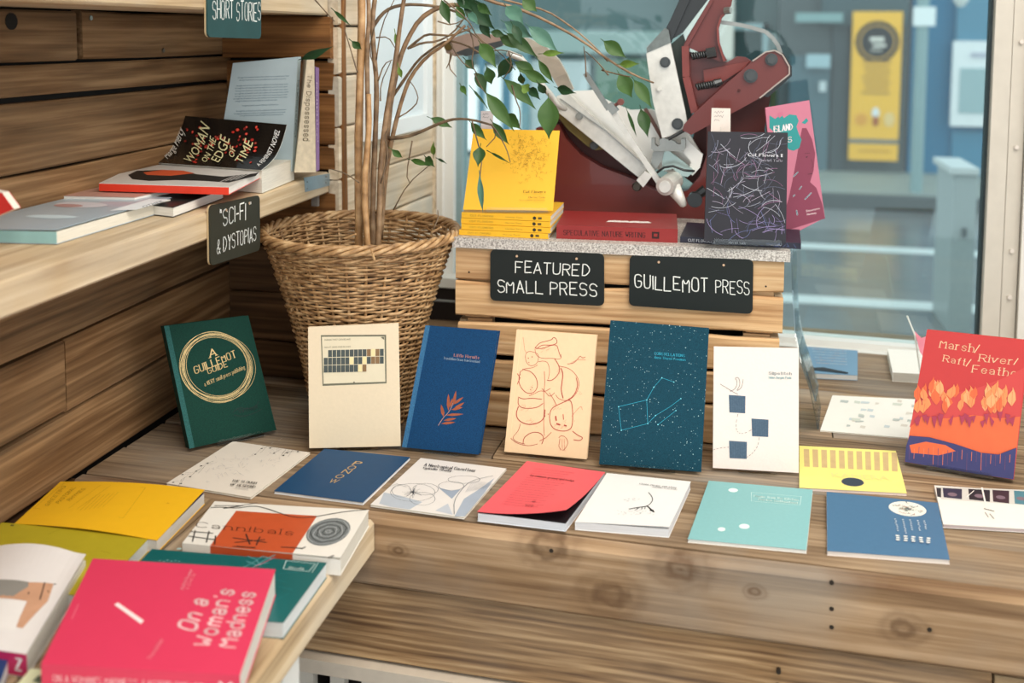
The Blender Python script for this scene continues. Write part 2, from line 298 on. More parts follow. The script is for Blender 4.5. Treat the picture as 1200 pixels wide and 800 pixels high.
class Ink:
    def __init__(s, face, base=.00012): s.F = face; s.b = B(); s.mats = []; s.h = base; s.k = 0
    def mi(s, m):
        m = flat(m, rough=.6, noise=.05) if isinstance(m, str) else m
        if m not in s.mats: s.mats.append(m)
        return s.mats.index(m)
    def lay(s): s.k += 1; return s.h + s.k*.00002 + (.00012 if s.F.lift else 0)
    def poly(s, pts, m, px=True, h=None):
        if px: pts = [s.F.uv(q) for q in pts]
        h = h or s.lay()
        tri = mg.tessellate_polygon([[V((p[0], p[1], 0)) for p in pts]])
        if not s.F.lift: s.b.add([s.F.at(p[0], p[1], h) for p in pts], [t for t in tri], s.mi(m)); return
        todo = [tuple(tuple(pts[i]) for i in t) for t in tri]; vs = []; fs = []   # follow the curve of the cover
        while todo:
            t = todo.pop(); L_ = [math.hypot(t[i][0]-t[(i+1) % 3][0], t[i][1]-t[(i+1) % 3][1]) for i in range(3)]; k = L_.index(max(L_))
            if L_[k] > .09:
                a, b_, c = t[k], t[(k+1) % 3], t[(k+2) % 3]; mid = ((a[0]+b_[0])/2, (a[1]+b_[1])/2); todo += [(a, mid, c), (mid, b_, c)]
            else: n_ = len(vs); vs += [s.F.at(p[0], p[1], h) for p in t]; fs.append((n_, n_+1, n_+2))
        s.b.add(vs, fs, s.mi(m))
    def rect(s, u0, v0, u1, v1, m, nx=1, ny=1):
        h = s.lay(); vs = []; fs = []
        for j in range(ny+1):
            for i in range(nx+1): vs.append(s.F.at(u0+(u1-u0)*i/nx, v0+(v1-v0)*j/ny, h))
        for j in range(ny):
            for i in range(nx): a = j*(nx+1)+i; fs.append((a, a+1, a+nx+2, a+nx+1))
        s.b.add(vs, fs, s.mi(m))
    def ell(s, q, rx, ry, m, n=18, px=False, rot=0):
        c = s.F.uv(q) if px else q
        pts = [(c[0]+(math.cos(t)*rx*math.cos(rot)-math.sin(t)*ry*math.sin(rot))/s.F.W, c[1]+(math.cos(t)*rx*math.sin(rot)+math.sin(t)*ry*math.cos(rot))/s.F.H) for t in [2*math.pi*i/n for i in range(n)]]
        s.poly(pts, m, False)
    def stroke(s, pts, wd, m, px=True, h=None, taper=False, smooth=0, contrast=0):
        if px: pts = [s.F.uv(q) for q in pts]
        if smooth: pts = chaikin(pts, smooth) if len(pts) > 4 else chaikin([pts[0]]*1+pts, smooth) if len(pts) > 3 else pts
        h = h or s.lay(); W, H = s.F.W, s.F.H; mi = s.mi(m); n = len(pts)
        for i in range(n-1):
            a = V((pts[i][0]*W, pts[i][1]*H)); b_ = V((pts[i+1][0]*W, pts[i+1][1]*H)); d = b_-a
            if d.length < 1e-7: continue
            d.normalize(); p = V((-d.y, d.x)); k = 1.0
            if contrast: k = (1-contrast)+contrast*abs(d.y)
            w0 = w1 = wd*k/2
            if taper: w0 *= math.sin(math.pi*(i+.25)/(n)); w1 *= math.sin(math.pi*(i+1.0)/(n))+.05
            a2 = a - d*wd*.25*k; b2 = b_ + d*wd*.25*k
            s.b.add([s.F.at(q.x/W, q.y/H, h) for q in (a2-p*w0, b2-p*w1, b2+p*w1, a2+p*w0)], [(0, 1, 2, 3)], mi)
    def text(s, t, p0, p1, p2, m, style='sans', wd=.1, px=True):
        """baseline from p0 to p1, capital height reaching p2 (above p0)"""
        if px: p0, p1, p2 = s.F.uv(p0), s.F.uv(p1), s.F.uv(p2)
        h = s.lay(); W, H = s.F.W, s.F.H
        if style == 'sans':
            vs, fs, adv = sans_mesh(t)
            ax = ((p1[0]-p0[0])/adv, (p1[1]-p0[1])/adv); ay = (p2[0]-p0[0], p2[1]-p0[1])
            s.b.add([s.F.at(p0[0]+ax[0]*a+ay[0]*b_, p0[1]+ax[1]*a+ay[1]*b_, h) for a, b_ in vs], fs, s.mi(m)); return
        if style == 'serif' and px: p2 = (p0[0]+(p2[0]-p0[0])*.8, p0[1]+(p2[1]-p0[1])*.8)
        adv, st = text_strokes(t, style)
        ax = ((p1[0]-p0[0])/adv, (p1[1]-p0[1])/adv); ay = (p2[0]-p0[0], p2[1]-p0[1])
        capm = V((ay[0]*W, ay[1]*H)).length
        un = V(((p1[0]-p0[0])*W, (p1[1]-p0[1])*H)).length/adv
        capm = min(capm, un*1.2)
        for q in st:
            sf = q[-1] is None; q = [z for z in q if z is not None]
            s.stroke([(p0[0]+ax[0]*a+ay[0]*b_, p0[1]+ax[1]*a+ay[1]*b_) for a, b_ in q], wd*capm*(.5 if sf else 1), m, False, h, contrast=(.45 if style in ('serif', 'round') and not sf else 0))
    def lines(s, u0, v0, u1, v1, n, m, wd=.0006, jag=.25):
        """rows of small print too fine to read, set as short words"""
        for i in range(n):
            v = v0+(v1-v0)*(i/(max(1, n-1))); u = u0; end = u1-random.uniform(0, jag)*(u1-u0)
            while u < end:
                l = random.uniform(.03, .09)*(u1-u0)*1.0; s.stroke([(u, v), (min(end, u+l), v)], wd, m, False, s.h+.00001*s.k+.00002); u += l+.016*(u1-u0)
    def build(s, name, parent):
        want = {'cover_print': 'front_cover', 'spine_print': 'spine', 'chalk_lettering': 'board', 'print': 'banner_sheet', 'pencil_marks': 'card'}.get(name)
        for ch in parent.children:
            if want and ch.name.split('.')[0] == want: parent = ch; break
        if s.b.f: return s.b.build(name, s.mats, parent)

PAPER = flat('efe9dc', rough=.8, noise=.06, nscale=300)
def pages_mat(col='e9e3d4'):
    key = 'pages'+col
    if key in MATS: return MATS[key]
    m, n, N, L, b = nt_new('page_edges'); b.inputs['Roughness'].default_value = .85
    tc = N.new('ShaderNodeTexCoord'); mp = N.new('ShaderNodeMapping'); mp.inputs['Scale'].default_value = (30, 30, 900); nz = N.new('ShaderNodeTexNoise'); nz.inputs['Scale'].default_value = 1
    L.new(tc.outputs['Object'], mp.inputs[0]); L.new(mp.outputs[0], nz.inputs['Vector'])
    c = lin(col); mx = N.new('ShaderNodeMix'); mx.data_type = 'RGBA'; mx.inputs[6].default_value = tuple(v_*.7 for v_ in c[:3])+(1,); mx.inputs[7].default_value = c
    L.new(nz.outputs['Fac'], mx.inputs[0]); L.new(mx.outputs[2], b.inputs['Base Color']); MATS[key] = m; return m
def grid_sheet(F, h0, h1, nx, ny, curl=True, u0=0, u1=1, v0=0, v1=1):
    """closed sheet between offsets h0 (under) and h1 (top)"""
    b = B(); vs = []; fs = []
    for s_ in (0, 1):
        for j in range(ny+1):
            for i in range(nx+1): vs.append(F.at(u0+(u1-u0)*i/nx, v0+(v1-v0)*j/ny, (h0, h1)[s_], curl))
    n = (nx+1)*(ny+1)
    for j in range(ny):
        for i in range(nx):
            a = j*(nx+1)+i; fs.append((a+n, a+1+n, a+nx+2+n, a+nx+1+n)); fs.append((a, a+nx+1, a+nx+2, a+1))
    for i in range(nx): fs.append((i, i+1, i+1+n, i+n)); k = ny*(nx+1)+i; fs.append((k+1, k, k+n, k+1+n))
    for j in range(ny): a = j*(nx+1); fs.append((a+nx+1, a, a+n, a+nx+1+n)); a += nx; fs.append((a, a+nx+1, a+nx+1+n, a+n))
    b.add(vs, fs); return b
def book(label, P, T, cover, spine='l', hard=False, hinge_glint=None, lift=None, pages='e9e3d4', name='book', group=None, cat='book', back=None, spine_mat=None, inset=None, pamphlet=False, sheet=False):
    """P: corners BL, TL, TR, BR of the front cover's outer face; the book lies T behind it"""
    F = Face(P, lift); base = F.at(.5, .5, -T, False)
    o = empty(name, base, label, cat, group)
    ct = .0022 if hard else .0006
    if pamphlet: ct = .0004
    n = (16, 16) if lift else (1, 1)
    grid_sheet(F, -ct, 0, *n).build('front_cover', cover, o, smooth=False)
    Fl = Face(P)
    if sheet:
        grid_sheet(F, -ct-.0008, -ct-.0001, *n).build('first_page', pages_mat(pages), o); return o, F
    grid_sheet(Fl, -T, -T+ct, 1, 1).build('back_cover', back or cover, o)
    ins = inset if inset is not None else (.018 if hard else .004)
    a = {'l': (0, ins, ins, ins), 'r': (ins, 0, ins, ins), 't': (ins, ins, ins, 0), 'b': (ins, ins, 0, ins)}[spine]
    pb = grid_sheet(Fl, -T+ct, -ct-(.0002), 1, 1, False, a[0]+.0 if a[0] else .004, 1-a[1] if a[1] else .996, a[2] if a[2] else .004, 1-a[3] if a[3] else .996)
    pb.build('page_block', pages_mat(pages), o)
    if not pamphlet:
        sb = B(); e = ct/F.W if spine in 'lr' else ct/F.H
        r = {'l': (0, e, 0, 1), 'r': (1-e, 1, 0, 1), 't': (0, 1, 1-e, 1), 'b': (0, 1, 0, e)}[spine]
        sp = grid_sheet(Fl, -T+ct, -ct, 1, 1, False, r[0], r[1], r[2], r[3]); sp.build('spine', spine_mat or cover, o)
    if hard:   # the pressed groove beside the spine
        g = B(); e0, e1 = .0, .0075/F.W
        if spine == 'l': grid_sheet(F, 0, .0007, 1, 1, True, e0, e1).build('spine_hinge', hinge_glint or cover, o)  # a paler cloth here paints in the highlight along the spine
    return o, F
def standquad(bl, br, tl, tr, zb, lean):
    """corners of a standing cover: bottom edge on height zb, plane leaning back"""
    p0 = atz(bl, zb); p1 = atz(br, zb); ex = (p1-p0).normalized(); bk = V((-ex.y, ex.x, 0)).normalized(); up = V((0, 0, 1))*math.cos(lean)+bk*math.sin(lean)
    n = ex.cross(up)
    return [p0, atp(tl, p0, n), atp(tr, p0, n), p1]
def flatquad(bl, tl, tr, br, z): return [atz(q, z) for q in (bl, tl, tr, br)]
ACR = clear('clear_acrylic', 'fbfdfd', .02, .03)
def easel(F, T, label, zbase, u0=.3, u1=.75, lift=.004, reach=.07, lip=True):
    o = empty('book_stand', F.at(.5, 0, -T, False), label, 'book stand')
    def sheet(pts, th, nm):
        b = B(); p = [V(q) for q in pts]; n = (p[1]-p[0]).cross(p[3]-p[0]).normalized()*th; b.prism(p, n); b.build(nm, ACR, o)
    h = -T-.0012
    sheet([F.at(u0, -.0, h, False), F.at(u1, 0, h, False), F.at(u1-.03, .62, h, False), F.at(u0+.03, .62, h, False)], -.0015, 'back_rest')
    d = -lift/F.H*.75
    sheet([F.at(u0, d, h, False), F.at(u1, d, h, False), F.at(u1, d, .003, False), F.at(u0, d, .003, False)], .0015, 'bottom_ledge')
    e = .007/F.H
    if lip: sheet([F.at(u0, d, .003, False), F.at(u1, d, .003, False), F.at(u1-.02, d+e, .0035, False), F.at(u0+.02, d+e, .0035, False)], .0015, 'front_lip')
    q0 = F.at(u0+.1, .6, h, False); q1 = F.at(u1-.1, .6, h, False); bk = V((-F.ex.y, F.ex.x, 0)).normalized()*-1
    bk = -V((F.n.x, F.n.y, 0)).normalized()
    r0 = F.at(u0+.1, 0, h, False)+bk*reach; r1 = F.at(u1-.1, 0, h, False)+bk*reach; r0.z = r1.z = zbase+.001
    sheet([r0, r1, q1, q0], .0015, 'rear_prop')
    return o
# ================================================================ SETTING
W_WALL = wood('wood_wall', 'a4805a', '7c5b3b', '54391f', .3, '7a6a54', lines=.05, knots=.3)
W_DARK = wood('wood_dark', '76573a', '573d27', '352416', .2, '55452f')
W_END = wood('wood_end', '9c6c3e', '7a5029', '4a2e17', .15, '6b543a')
W_LEDGE = wood('wood_ledge', 'ad9678', '8c7459', '5a4632', .6, '94918a', lines=.12)
W_FRONT = wood('wood_edge', 'bda383', '9a8165', '6b533c', .6, '9b9488', scale=.8, knots=.5)
W_GRAIN = wood('wood_grain', 'b59670', '90714f', '5f452f', .3, '8a7e70', scale=1.5, knots=.25, lines=.16)
W_PALE = wood('wood_pale', 'd3bf9f', 'baa280', '92795a', .6, 'b9b0a0', scale=.8, knots=.3)
W_REV = wood('wood_reveal', 'ead8bf', 'd6bf9f', 'b09878', .85, 'b4b5ad', knots=.5)
W_CRATE = wood('wood_crate', 'e3c195', 'd0a87a', 'a97f55', .15, 'bda98e', scale=1.1, knots=.35, lines=.12)
DARK = flat('17130f', rough=.9)
WHITEP = flat('dfe0dc', rough=.45, noise=.05, nscale=8)
XW, YE = -.895, 1.695
ZL = .80
# left wall of planks
wl = empty('wall_left', (XW, .8, 0), kind='structure')
rows = [(.802, .897), (.901, 1.002), (1.007, 1.100), (1.104, 1.180), (1.184, 1.242), (1.247, 1.336), (1.344, 1.384), (1.389, 1.457), (1.461, 1.56), (1.565, 1.66)]
joints = {1: [1.225], 3: [.9], 4: [1.0], 7: [1.27], 8: [1.1], 2: [1.02], 5: [.6]}
for i, (z0, z1) in enumerate(rows):
    ys = [.15]+joints.get(i, [])+[YE+.02]
    for a, b_ in zip(ys[:-1], ys[1:]):
        g = .012 if i == 7 and a > .2 else .0015
        zz1 = z1; zz0 = z0
        if i == 6 and False: pass
        board('plank', (XW-.02+random.uniform(-.002, .0015), a+g, zz0), (0, 1, 0), (0, 0, 1), b_-a-g*2, zz1-zz0, .02, W_WALL if i != 8 else W_DARK, wl, rnd=.0015)
board('plank', (XW-.019, .15, .40), (0, 1, 0), (0, 0, 1), 1.1, .2, .02, W_DARK, wl); board('plank', (XW-.019, .15, .605), (0, 1, 0), (0, 0, 1), 1.1, .19, .02, W_DARK, wl)
bk = B(); bk.box((XW-.06, .1, 0), (XW-.022, 1.8, 2.7)); bk.build('backing', DARK, wl)
for (q) in [(13, 25)]:
    p = atx(q, XW); b_ = B(); b_.tube([p+V((-.003, 0, 0)), p+V((.0012, 0, 0))], .011, 12); b_.build('knot_hole', DARK, wl)
SCREW = flat('8f8f88', rough=.35, metal=1)
for q in [(106, 21), (191, 59)]:
    p = atx(q, XW); b_ = B(); b_.tube([p+V((-.003, 0, 0)), p+V((.0016, 0, 0))], .0035, 8); b_.build('screw', SCREW, wl)
# end wall of the alcove
wb = empty('wall_back', (-.79, YE, 0), kind='structure')
zr = [.60, .70, .798, .868, .878-.0, .955, 1.045, 1.140, 1.150, 1.238, 1.322, 1.380, 1.450, 1.55]
zs = [(.60, .698), (.70, .797), (.80, .866), (.869, .955), (.958, 1.043), (1.047, 1.143), (1.185, 1.228), (1.231, 1.322), (1.326, 1.379)]
for z0, z1 in zs:
    board('plank', (XW, YE+.02+random.uniform(0, .003), z0), (1, 0, 0), (0, 0, 1), .207, z1-z0, .02, W_DARK if z1 < 1.1 else W_END, wb)
board('plank', (XW, YE+.008, 1.383), (1, 0, 0), (0, 0, 1), .205, .074, .02, W_END, wb)
board('plank', (XW, YE+.02, 1.50), (1, 0, 0), (0, 0, 1), .205, .16, .02, W_END, wb)
bk = B(); bk.box((XW-.02, YE+.025, 0), (-.70, YE+.05, 2.7)); bk.build('backing', DARK, wb)
board('corner_post', (-.6905, YE+.014, .80), (0, 0, 1), (1, 0, 0), .86, .014, .02, W_END, wb, segs=8, rnd=.002)
# splayed reveal between the alcove and the window
R0 = V((-.681, YE+.002, 0)); R1 = V((-.640, 2.235, 0)); rex = (R1-R0).normalized(); rn = rex.cross(V((0, 0, 1))).normalized()  # towards +x
wr = empty('wall_reveal', R0, kind='structure')
zs = [.80, .885, .975, 1.073, 1.168, 1.262, 1.354, 1.440, 1.53, 1.64]
for a, c in zip(zs[:-1], zs[1:]):
    board('plank', R0+rn*(-.02+random.uniform(-.001, .001))+V((0, 0, a+.001)), rex, (0, 0, 1), (R1-R0).length, c-a-.0025, .02, W_REV, wr)
# window and its frame
WA = math.radians(-3.6); wx = V((math.cos(WA), math.sin(WA), 0)); wn = V((math.sin(WA), -math.cos(WA), 0))  # wn points into the room
WP = V((-.60, 2.20, 0))
def win(t, z, d=0): return WP + wx*t + wn*d + V((0, 0, z))
def winq(q, d=0): p = atp(q, WP+wn*d, wn); return (p-WP).dot(wx), p.z
def wbox(b, t0, t1, z0, z1, d0, d1, mi=0):
    b.hexa([win(t0, z0, d0), win(t0, z0, d1), win(t1, z0, d1), win(t1, z0, d0), win(t0, z1, d0), win(t0, z1, d1), win(t1, z1, d1), win(t1, z1, d0)][:8], mi)
wf = empty('window_1', win(.5, .8), kind='structure')
tl = winq((538, 200))[0]; tr = winq((1153, 200))[0]; zb = .812
FRM = flat('dedad2', rough=.5, noise=.08, nscale=25); FRM2 = flat('c9c2b6', rough=.6, noise=.1, nscale=30)
b = B(); wbox(b, tl-.043, tl-.003, .80, 2.3, .03, -.03); b.build('frame_post', flat('e9ebe8', rough=.4, noise=.03, nscale=20), wf)
b = B(); wbox(b, tl-.030, tl-.026, .80, 2.3, .034, .03); b.build('frame_bead', flat('f1f2ef', rough=.4), wf)
b = B(); wbox(b, tl-.062, tl-.044, .80, 2.3, .045, .0); b.build('frame_batten', W_REV, wf)
b = B(); wbox(b, tl-.003, tl+.010, zb, 2.3, .012, -.03); b.build('glazing_bead', flat('8ea6aa', rough=.4), wf)
b = B(); wbox(b, tr+.003, tr+.034, .79, 2.3, .035, -.03); b.build('frame_post', FRM2, wf)
b = B(); wbox(b, tr+.036, tr+.062, .79, 2.3, .03, -.03); b.build('frame_post', FRM2, wf)
b = B(); wbox(b, tr+.064, tr+.085, .79, 2.3, .045, -.03); b.build('frame_post', FRM, wf)
b = B(); wbox(b, tr-.002, tr+.003, zb, 2.3, .01, -.02); b.build('glazing_bead', flat('2c3b40', rough=.5), wf)
for z in (1.22, 1.02, .93, 1.42):
    b = B(); p = win(tr+.05, z, .03); b.tube([p, p+wn*.006], .004, 8); b.build('frame_pin', flat('d8cfc6', rough=.5), wf)
b = B(); wbox(b, tl-.02, tr+.08, .786, .800, .045, -.03); wbox(b, tl, tr, .800, zb, .022, -.03); b.build('bottom_rail', WHITEP, wf)
b = B(); wbox(b, tl-.02, tr+.08, 2.26, 2.3, .03, -.03); b.build('top_rail', WHITEP, wf)
b = B(); wbox(b, tl, tr, zb, 2.26, -.004, -.008); b.build('pane', clear('window_glass', 'eef5f4', .025, .02), wf)
# white painted panel on the reveal
def revq(q): return atp(q, R0+rn*.012, rn)
pn = empty('wall_panel', revq((470, 160)), 'white painted framed panel fixed to the pale planks left of the window', 'panel')
a = (revq((427, 164))-R0).dot(rex); c_ = (revq((503, 152))-R0).dot(rex); zlo = revq((435, 164)).z
def rbox(b, t0, t1, z0, z1, d0, d1):
    P_ = lambda t, z, d: R0+rex*t+rn*d+V((0, 0, z)); b.hexa([P_(t0, z0, d0), P_(t1, z0, d0), P_(t1, z0, d1), P_(t0, z0, d1), P_(t0, z1, d0), P_(t1, z1, d0), P_(t1, z1, d1), P_(t0, z1, d1)])
PW = flat('e6eaea', rough=.4, noise=.04, nscale=10)
b = B(); rbox(b, a, c_, zlo, zlo+.03, 0, .02); rbox(b, a, a+.03, zlo+.03, 1.7, 0, .02); rbox(b, c_-.03, c_, zlo+.03, 1.7, 0, .02); b.build('panel_frame', PW, pn)
b = B(); rbox(b, a+.02, c_-.02, zlo+.02, 1.7, 0, .010); b.build('panel_board', flat('d6e0e4', rough=.4, noise=.04, nscale=10), pn)
# ledge (window seat)
la = math.radians(-1.57); lx = V((math.cos(la), math.sin(la), 0)); ly = V((-lx.y, lx.x, 0)); L0 = V((XW, 1.2595, 0))
led = empty('window_ledge', L0+V((.9, .3, .7)), 'long weathered plank window ledge carrying the front rows of small press books', 'ledge')
ysl = [0, .095, .198, .300, .412, .52, .63, .75, .89, 1.03]
for i, (a, c) in enumerate(zip(ysl[:-1], ysl[1:])):
    cut = [0, [1.35, 2.2, .55, 1.6, 1.05, 1.3, 2.2, .7, 2.2][i], 2.4]
    for u0, u1 in zip(cut[:-1], cut[1:]):
        if u1-u0 < .25: continue
        if i == 0: u0 = max(u0, 0.0)
        board('plank', L0+lx*(u0+.001)+ly*(a+.0015)+V((0, 0, ZL-.03-(.0 if i == 0 else random.uniform(0, .0015)))), lx, ly, u1-u0-.002, c-a-.004, .03, W_LEDGE if i else W_FRONT, led, rnd=.0018)
zf1 = aty((815, 727), 1.237).z; zf2 = aty((600, 786), 1.245).z

cc_ = L0+lx*1.2005+V((0, 0, (zf1+.001+ZL-.0005)/2)); sp_ = []
for q, r_ in (((645, 635), .018), ((800, 658), .016), ((718, 688), .018), ((1056, 722), .012), ((470, 640), .006), ((885, 682), .006)):
    p = aty(q, 1.228); sp_.append(((p-cc_).dot(lx), p.z-cc_.z, r_))
W_KNOT = wood('wood_front', 'bfa180', '9a7c5c', '6a4e36', .55, '9a9286', scale=.8, knots=.3, spots=sp_)
board('front_plank', L0+lx*.001+V((0, 0, zf1+.001)), lx, (0, 0, 1), 2.399, ZL-.0005-zf1-.001, .028, W_KNOT, led, rnd=.0015, segs=8, ch=.006)
t = (aty((1160, 770), 1.226).x-XW)
board('front_plank', L0+lx*.20+ly*.005+V((0, 0, zf2)), lx, (0, 0, 1), t-.20-.001, zf1-zf2-.002, .026, W_GRAIN, led, rnd=.0012, segs=8)
board('front_plank', L0+lx*(t+.002)+ly*.003+V((0, 0, zf2)), lx, (0, 0, 1), .9, zf1-zf2-.003, .026, W_PALE, led, rnd=.0012)
NAIL = flat('3a332c', rough=.6, metal=.6)
for q in [(973, 670), (973, 700), (973, 721), (912, 770), (911, 788), (649, 638), (1085, 722)]:
    p = aty(q, 1.228 if q[1] < 730 else 1.235); f = (p-L0).dot(lx); p = L0+lx*f-ly*.028+V((0, 0, p.z)) ; b = B(); b.tube([p+ly*.006, p-ly*.0006], .0028, 8); b.build('nail', NAIL, led)
# left bench, planks running away from the camera
XB = -.443
bench = empty('side_bench', (XW+.2, .7, ZL), 'weathered plank side bench under the shelves carrying a pile of larger paperbacks', 'bench')
xs = [XW+.002, XW+.115, XW+.225, XW+.335, XB-.045]
for a, c in zip(xs[:-1], xs[1:]): board('plank', (c-.001, .2, ZL-.03), (0, 1, 0), (-1, 0, 0), 1.0305-.0274*(c-XW)-.001, c-a-.003, .03, W_LEDGE, bench, rnd=.001)
board('edge_board', (XB, .2, ZL-.046), (0, 1, 0), (-1, 0, 0), 1.0295-.0274*(XB-XW)-.001, .043, .046, W_PALE, bench, rnd=.0012, segs=6, ch=.005)
b = B(); p = atx((350, 790), XB-.01); b.box((XB-.045, p.y-.045, 0), (XB-.008, p.y-.003, ZL-.05)); b.build('leg', WHITEP, bench)
# slatted white heater guard under the ledge
hg = empty('heater_guard', L0+lx*.7+V((0, 0, 0)), 'white painted slatted guard with a flat top rail below the plank ledge', 'heater guard')
def lbox(b, u0, u1, v0, v1, z0, z1): b.hexa([L0+lx*u0+ly*v0+V((0, 0, z0)), L0+lx*u1+ly*v0+V((0, 0, z0)), L0+lx*u1+ly*v1+V((0, 0, z0)), L0+lx*u0+ly*v1+V((0, 0, z0)), L0+lx*u0+ly*v0+V((0, 0, z1)), L0+lx*u1+ly*v0+V((0, 0, z1)), L0+lx*u1+ly*v1+V((0, 0, z1)), L0+lx*u0+ly*v1+V((0, 0, z1))])
b = B(); lbox(b, .25, 2.4, -.035, .03, zf2-.022, zf2-.003); b.build('top_rail', flat('cfc4b4', rough=.5), hg)
for i in range(29): b = B(); u = .340+i*.045; lbox(b, u, u+.020, -.02, -.005, .08, zf2-.022); b.build('slat', flat('d8d3c8', rough=.5), hg)
b = B(); lbox(b, .2, 2.4, .05, .07, 0, zf2); b.build('backing', DARK, hg)
# low dark riser with pale rail between basket and crate, under the window
rs = empty('trim_1', (-.6, 2.1, .8), kind='structure')
p = aty((505, 336), 2.12)
b = B(); b.box((-.70, 2.12, p.z), (-.36, 2.17, aty((505, 325), 2.12).z)); b.build('pale_rail', WHITEP, rs)
b = B(); b.box((-.70, 2.13, .80), (-.36, 2.17, p.z)); b.build('dark_riser', flat('1d1413', rough=.6), rs)
b = B(); pz = aty((520, 353), 2.11).z; b.tube([(-.70, 2.115, pz), (-.36, 2.115, pz)], .0025, 6); b.build('thin_rail', flat('8f9596', rough=.4), rs)
# floor and ceiling
b = B(); b.box((-1.2, -3.5, -.1), (4, 2.25, 0)); tag(b.build('floor', flat('6b5240', rough=.6, nscale=4)), kind='structure')
b = B(); b.box((-1.2, -3.5, 2.7), (4, 2.25, 2.8)); tag(b.build('ceiling', flat('d8d4cc', rough=.9, nscale=4)), kind='structure')
b = B(); b.box((-1.1, 1.76, 0), (-.705, 2.3, 2.7)); tag(b.build('wall_side', flat('8a7c6a', rough=.9)), kind='structure')
b = B(); b.box((-.71, 2.27, 0), (3.2, 2.33, .775)); tag(b.build('wall_front', flat('8a8f90', rough=.9)), kind='structure')
b = B(); wbox(b, tr+.086, tr+1.6, 0, 2.7, .03, -.04); tag(b.build('wall_right', flat('bdb6aa', rough=.9)), kind='structure')
# ---- shelves
XS = -.700
shl = empty('shelf', (XS-.1, 1.2, 1.16), 'pale plank shelf with a small grey metal plate on its front, holding science fiction', 'shelf')
ZS = 1.183
board('shelf_board', (XS, .25, ZS-.038), (0, 1, 0), (-1, 0, 0), YE-.252, .19, .038, W_PALE, shl, rnd=.001, segs=6)
b = B(); pa = atx((356, 208), XS); pb = atx((386, 203), XS); pc = atx((386, 217), XS); pd = atx((357, 225), XS)
b.prism([pa, pb, pc, pd], (.0012, 0, 0)); b.build('metal_plate', flat('8a9ba3', rough=.4, metal=.3), shl)
for q in [(360, 213), (382, 207), (382, 214), (360, 221)]: p = atx(q, XS+.0012); b = B(); b.tube([p, p+V((.0008, 0, 0))], .0014, 6); b.build('screw', SCREW, shl)
b = B(); b.box((XS-.02, YE-.03, 1.125), (XS-.008, YE-.022, ZS-.039)); b.build('bracket', flat('8e8c88', rough=.4, metal=.5), shl)
sh2 = empty('shelf', (XS-.1, 1.2, 1.48), 'upper plank shelf at the top left holding the short stories sign', 'shelf')
board('shelf_board', (XS+.002, .25, 1.459), (0, 1, 0), (-1, 0, 0), YE-.252, .19, .042, W_PALE, sh2, rnd=.001, segs=6)

# ================================================================ OUTSIDE
ASPH = flat('84898a', rough=.25, noise=.3, nscale=2.5, spec=.5)
b = B(); b.box((-14, 2.9, -.12), (14, 30, 0)); rd = b.build('road', ASPH); tag(rd, kind='structure')
b = B(); b.box((-14, 2.36, -.1), (14, 3.9, .06)); tag(b.build('pavement', flat('8d9a9c', rough=.5, nscale=3)), kind='structure')
for q0, q1 in (((930, 345), (930, 354)), ((930, 284), (930, 290))):
    p0 = atz(q0, .003); p1 = atz(q1, .003); b = B(); b.box((-8, p1.y, .0), (8, p0.y, .004)); tag(b.build('road_line', flat('d2dcdc', rough=.5)), 'white painted line across the wet road, %s' % ('nearer the window' if q0[1] > 300 else 'farther from the window'), 'road marking')
YK = atz((1000, 243), 0).y; YB_ = atz((1000, 206), .1).y

b = B(); b.box((-14, YK, 0), (14, YB_+.5, .11)); tag(b.build('far_pavement', flat('909a94', rough=.6, noise=.2, nscale=3)), kind='structure')
b = B(); b.box((-14, YK-.12, 0), (14, YK, .12)); tag(b.build('kerb', flat('4b5557', rough=.7)), kind='structure')
def brightened_pane():  # pale pane with emission added to brighten it, not a known lamp
    m, n, N, L, bb = nt_new('brightened_shop_window'); bb.inputs['Base Color'].default_value = lin('eef2f2'); bb.inputs['Emission Color'].default_value = lin('f3f7f6'); bb.inputs['Emission Strength'].default_value = .55; return m
GLOW_PANE = brightened_pane()
def ext(q0, q1, Y, d, mat, name, parent=None, out=0):
    p = aty((q0[0], 110), Y-out); r = aty((q1[0], 110), Y-out); p.z = aty((1000, q0[1]), Y-out).z; r.z = aty((1000, q1[1]), Y-out).z; b = B(); b.box((min(p.x, r.x), Y-out, min(p.z, r.z)), (max(p.x, r.x), Y-out+d, max(p.z, r.z))); return b.build(name, mat, parent)
YS = YB_+.3
s1 = empty('shop', (1.6, YS, 0), 'dark grey shop across the road with a tall yellow banner on its wall', 'building')
ext((911, -400), (1062, 212), YS, .3, flat('4f5a5c', rough=.6), 'wall', s1)
ext((960, -60), (1062, 30), YS, .3, flat('3f565c', rough=.5), 'fascia', s1, .1)
ext((975, 30), (992, 205), YS, .1, flat('3f4d52', rough=.5), 'pilaster', s1, .05)
s2 = empty('shop', (3.4, YS, 0), 'bright blue painted shop across the road with a framed poster', 'building')
ext((1066, -400), (1300, 205), YS, .3, flat('176f96', rough=.5, noise=.05), 'wall', s2)
ext((1118, -60), (1300, 48), YS, .2, flat('4b87a3', rough=.4), 'sign_board', s2, .1)
ext((1118, 150), (1300, 203), YS, .2, flat('3f83a3', rough=.4), 'lower_panel', s2, .05)
s3 = empty('shop', (-1, YS+.4, 0), 'teal grey shopfront across the road behind the fig leaves and press', 'building')
ext((-300, -500), (921, 215), YS+.4, .3, flat('5f7577', rough=.5), 'wall', s3)
ext((535, 38), (921, 66), YS+.4, .3, flat('a4b9b6', rough=.4), 'fascia', s3, .12)
ext((540, 84), (610, 190), YS+.4, .1, GLOW_PANE, 'shop_window', s3, .05)
ext((620, 75), (690, 190), YS+.4, .1, flat('cdd8da', rough=.2), 'shop_window', s3, .05)
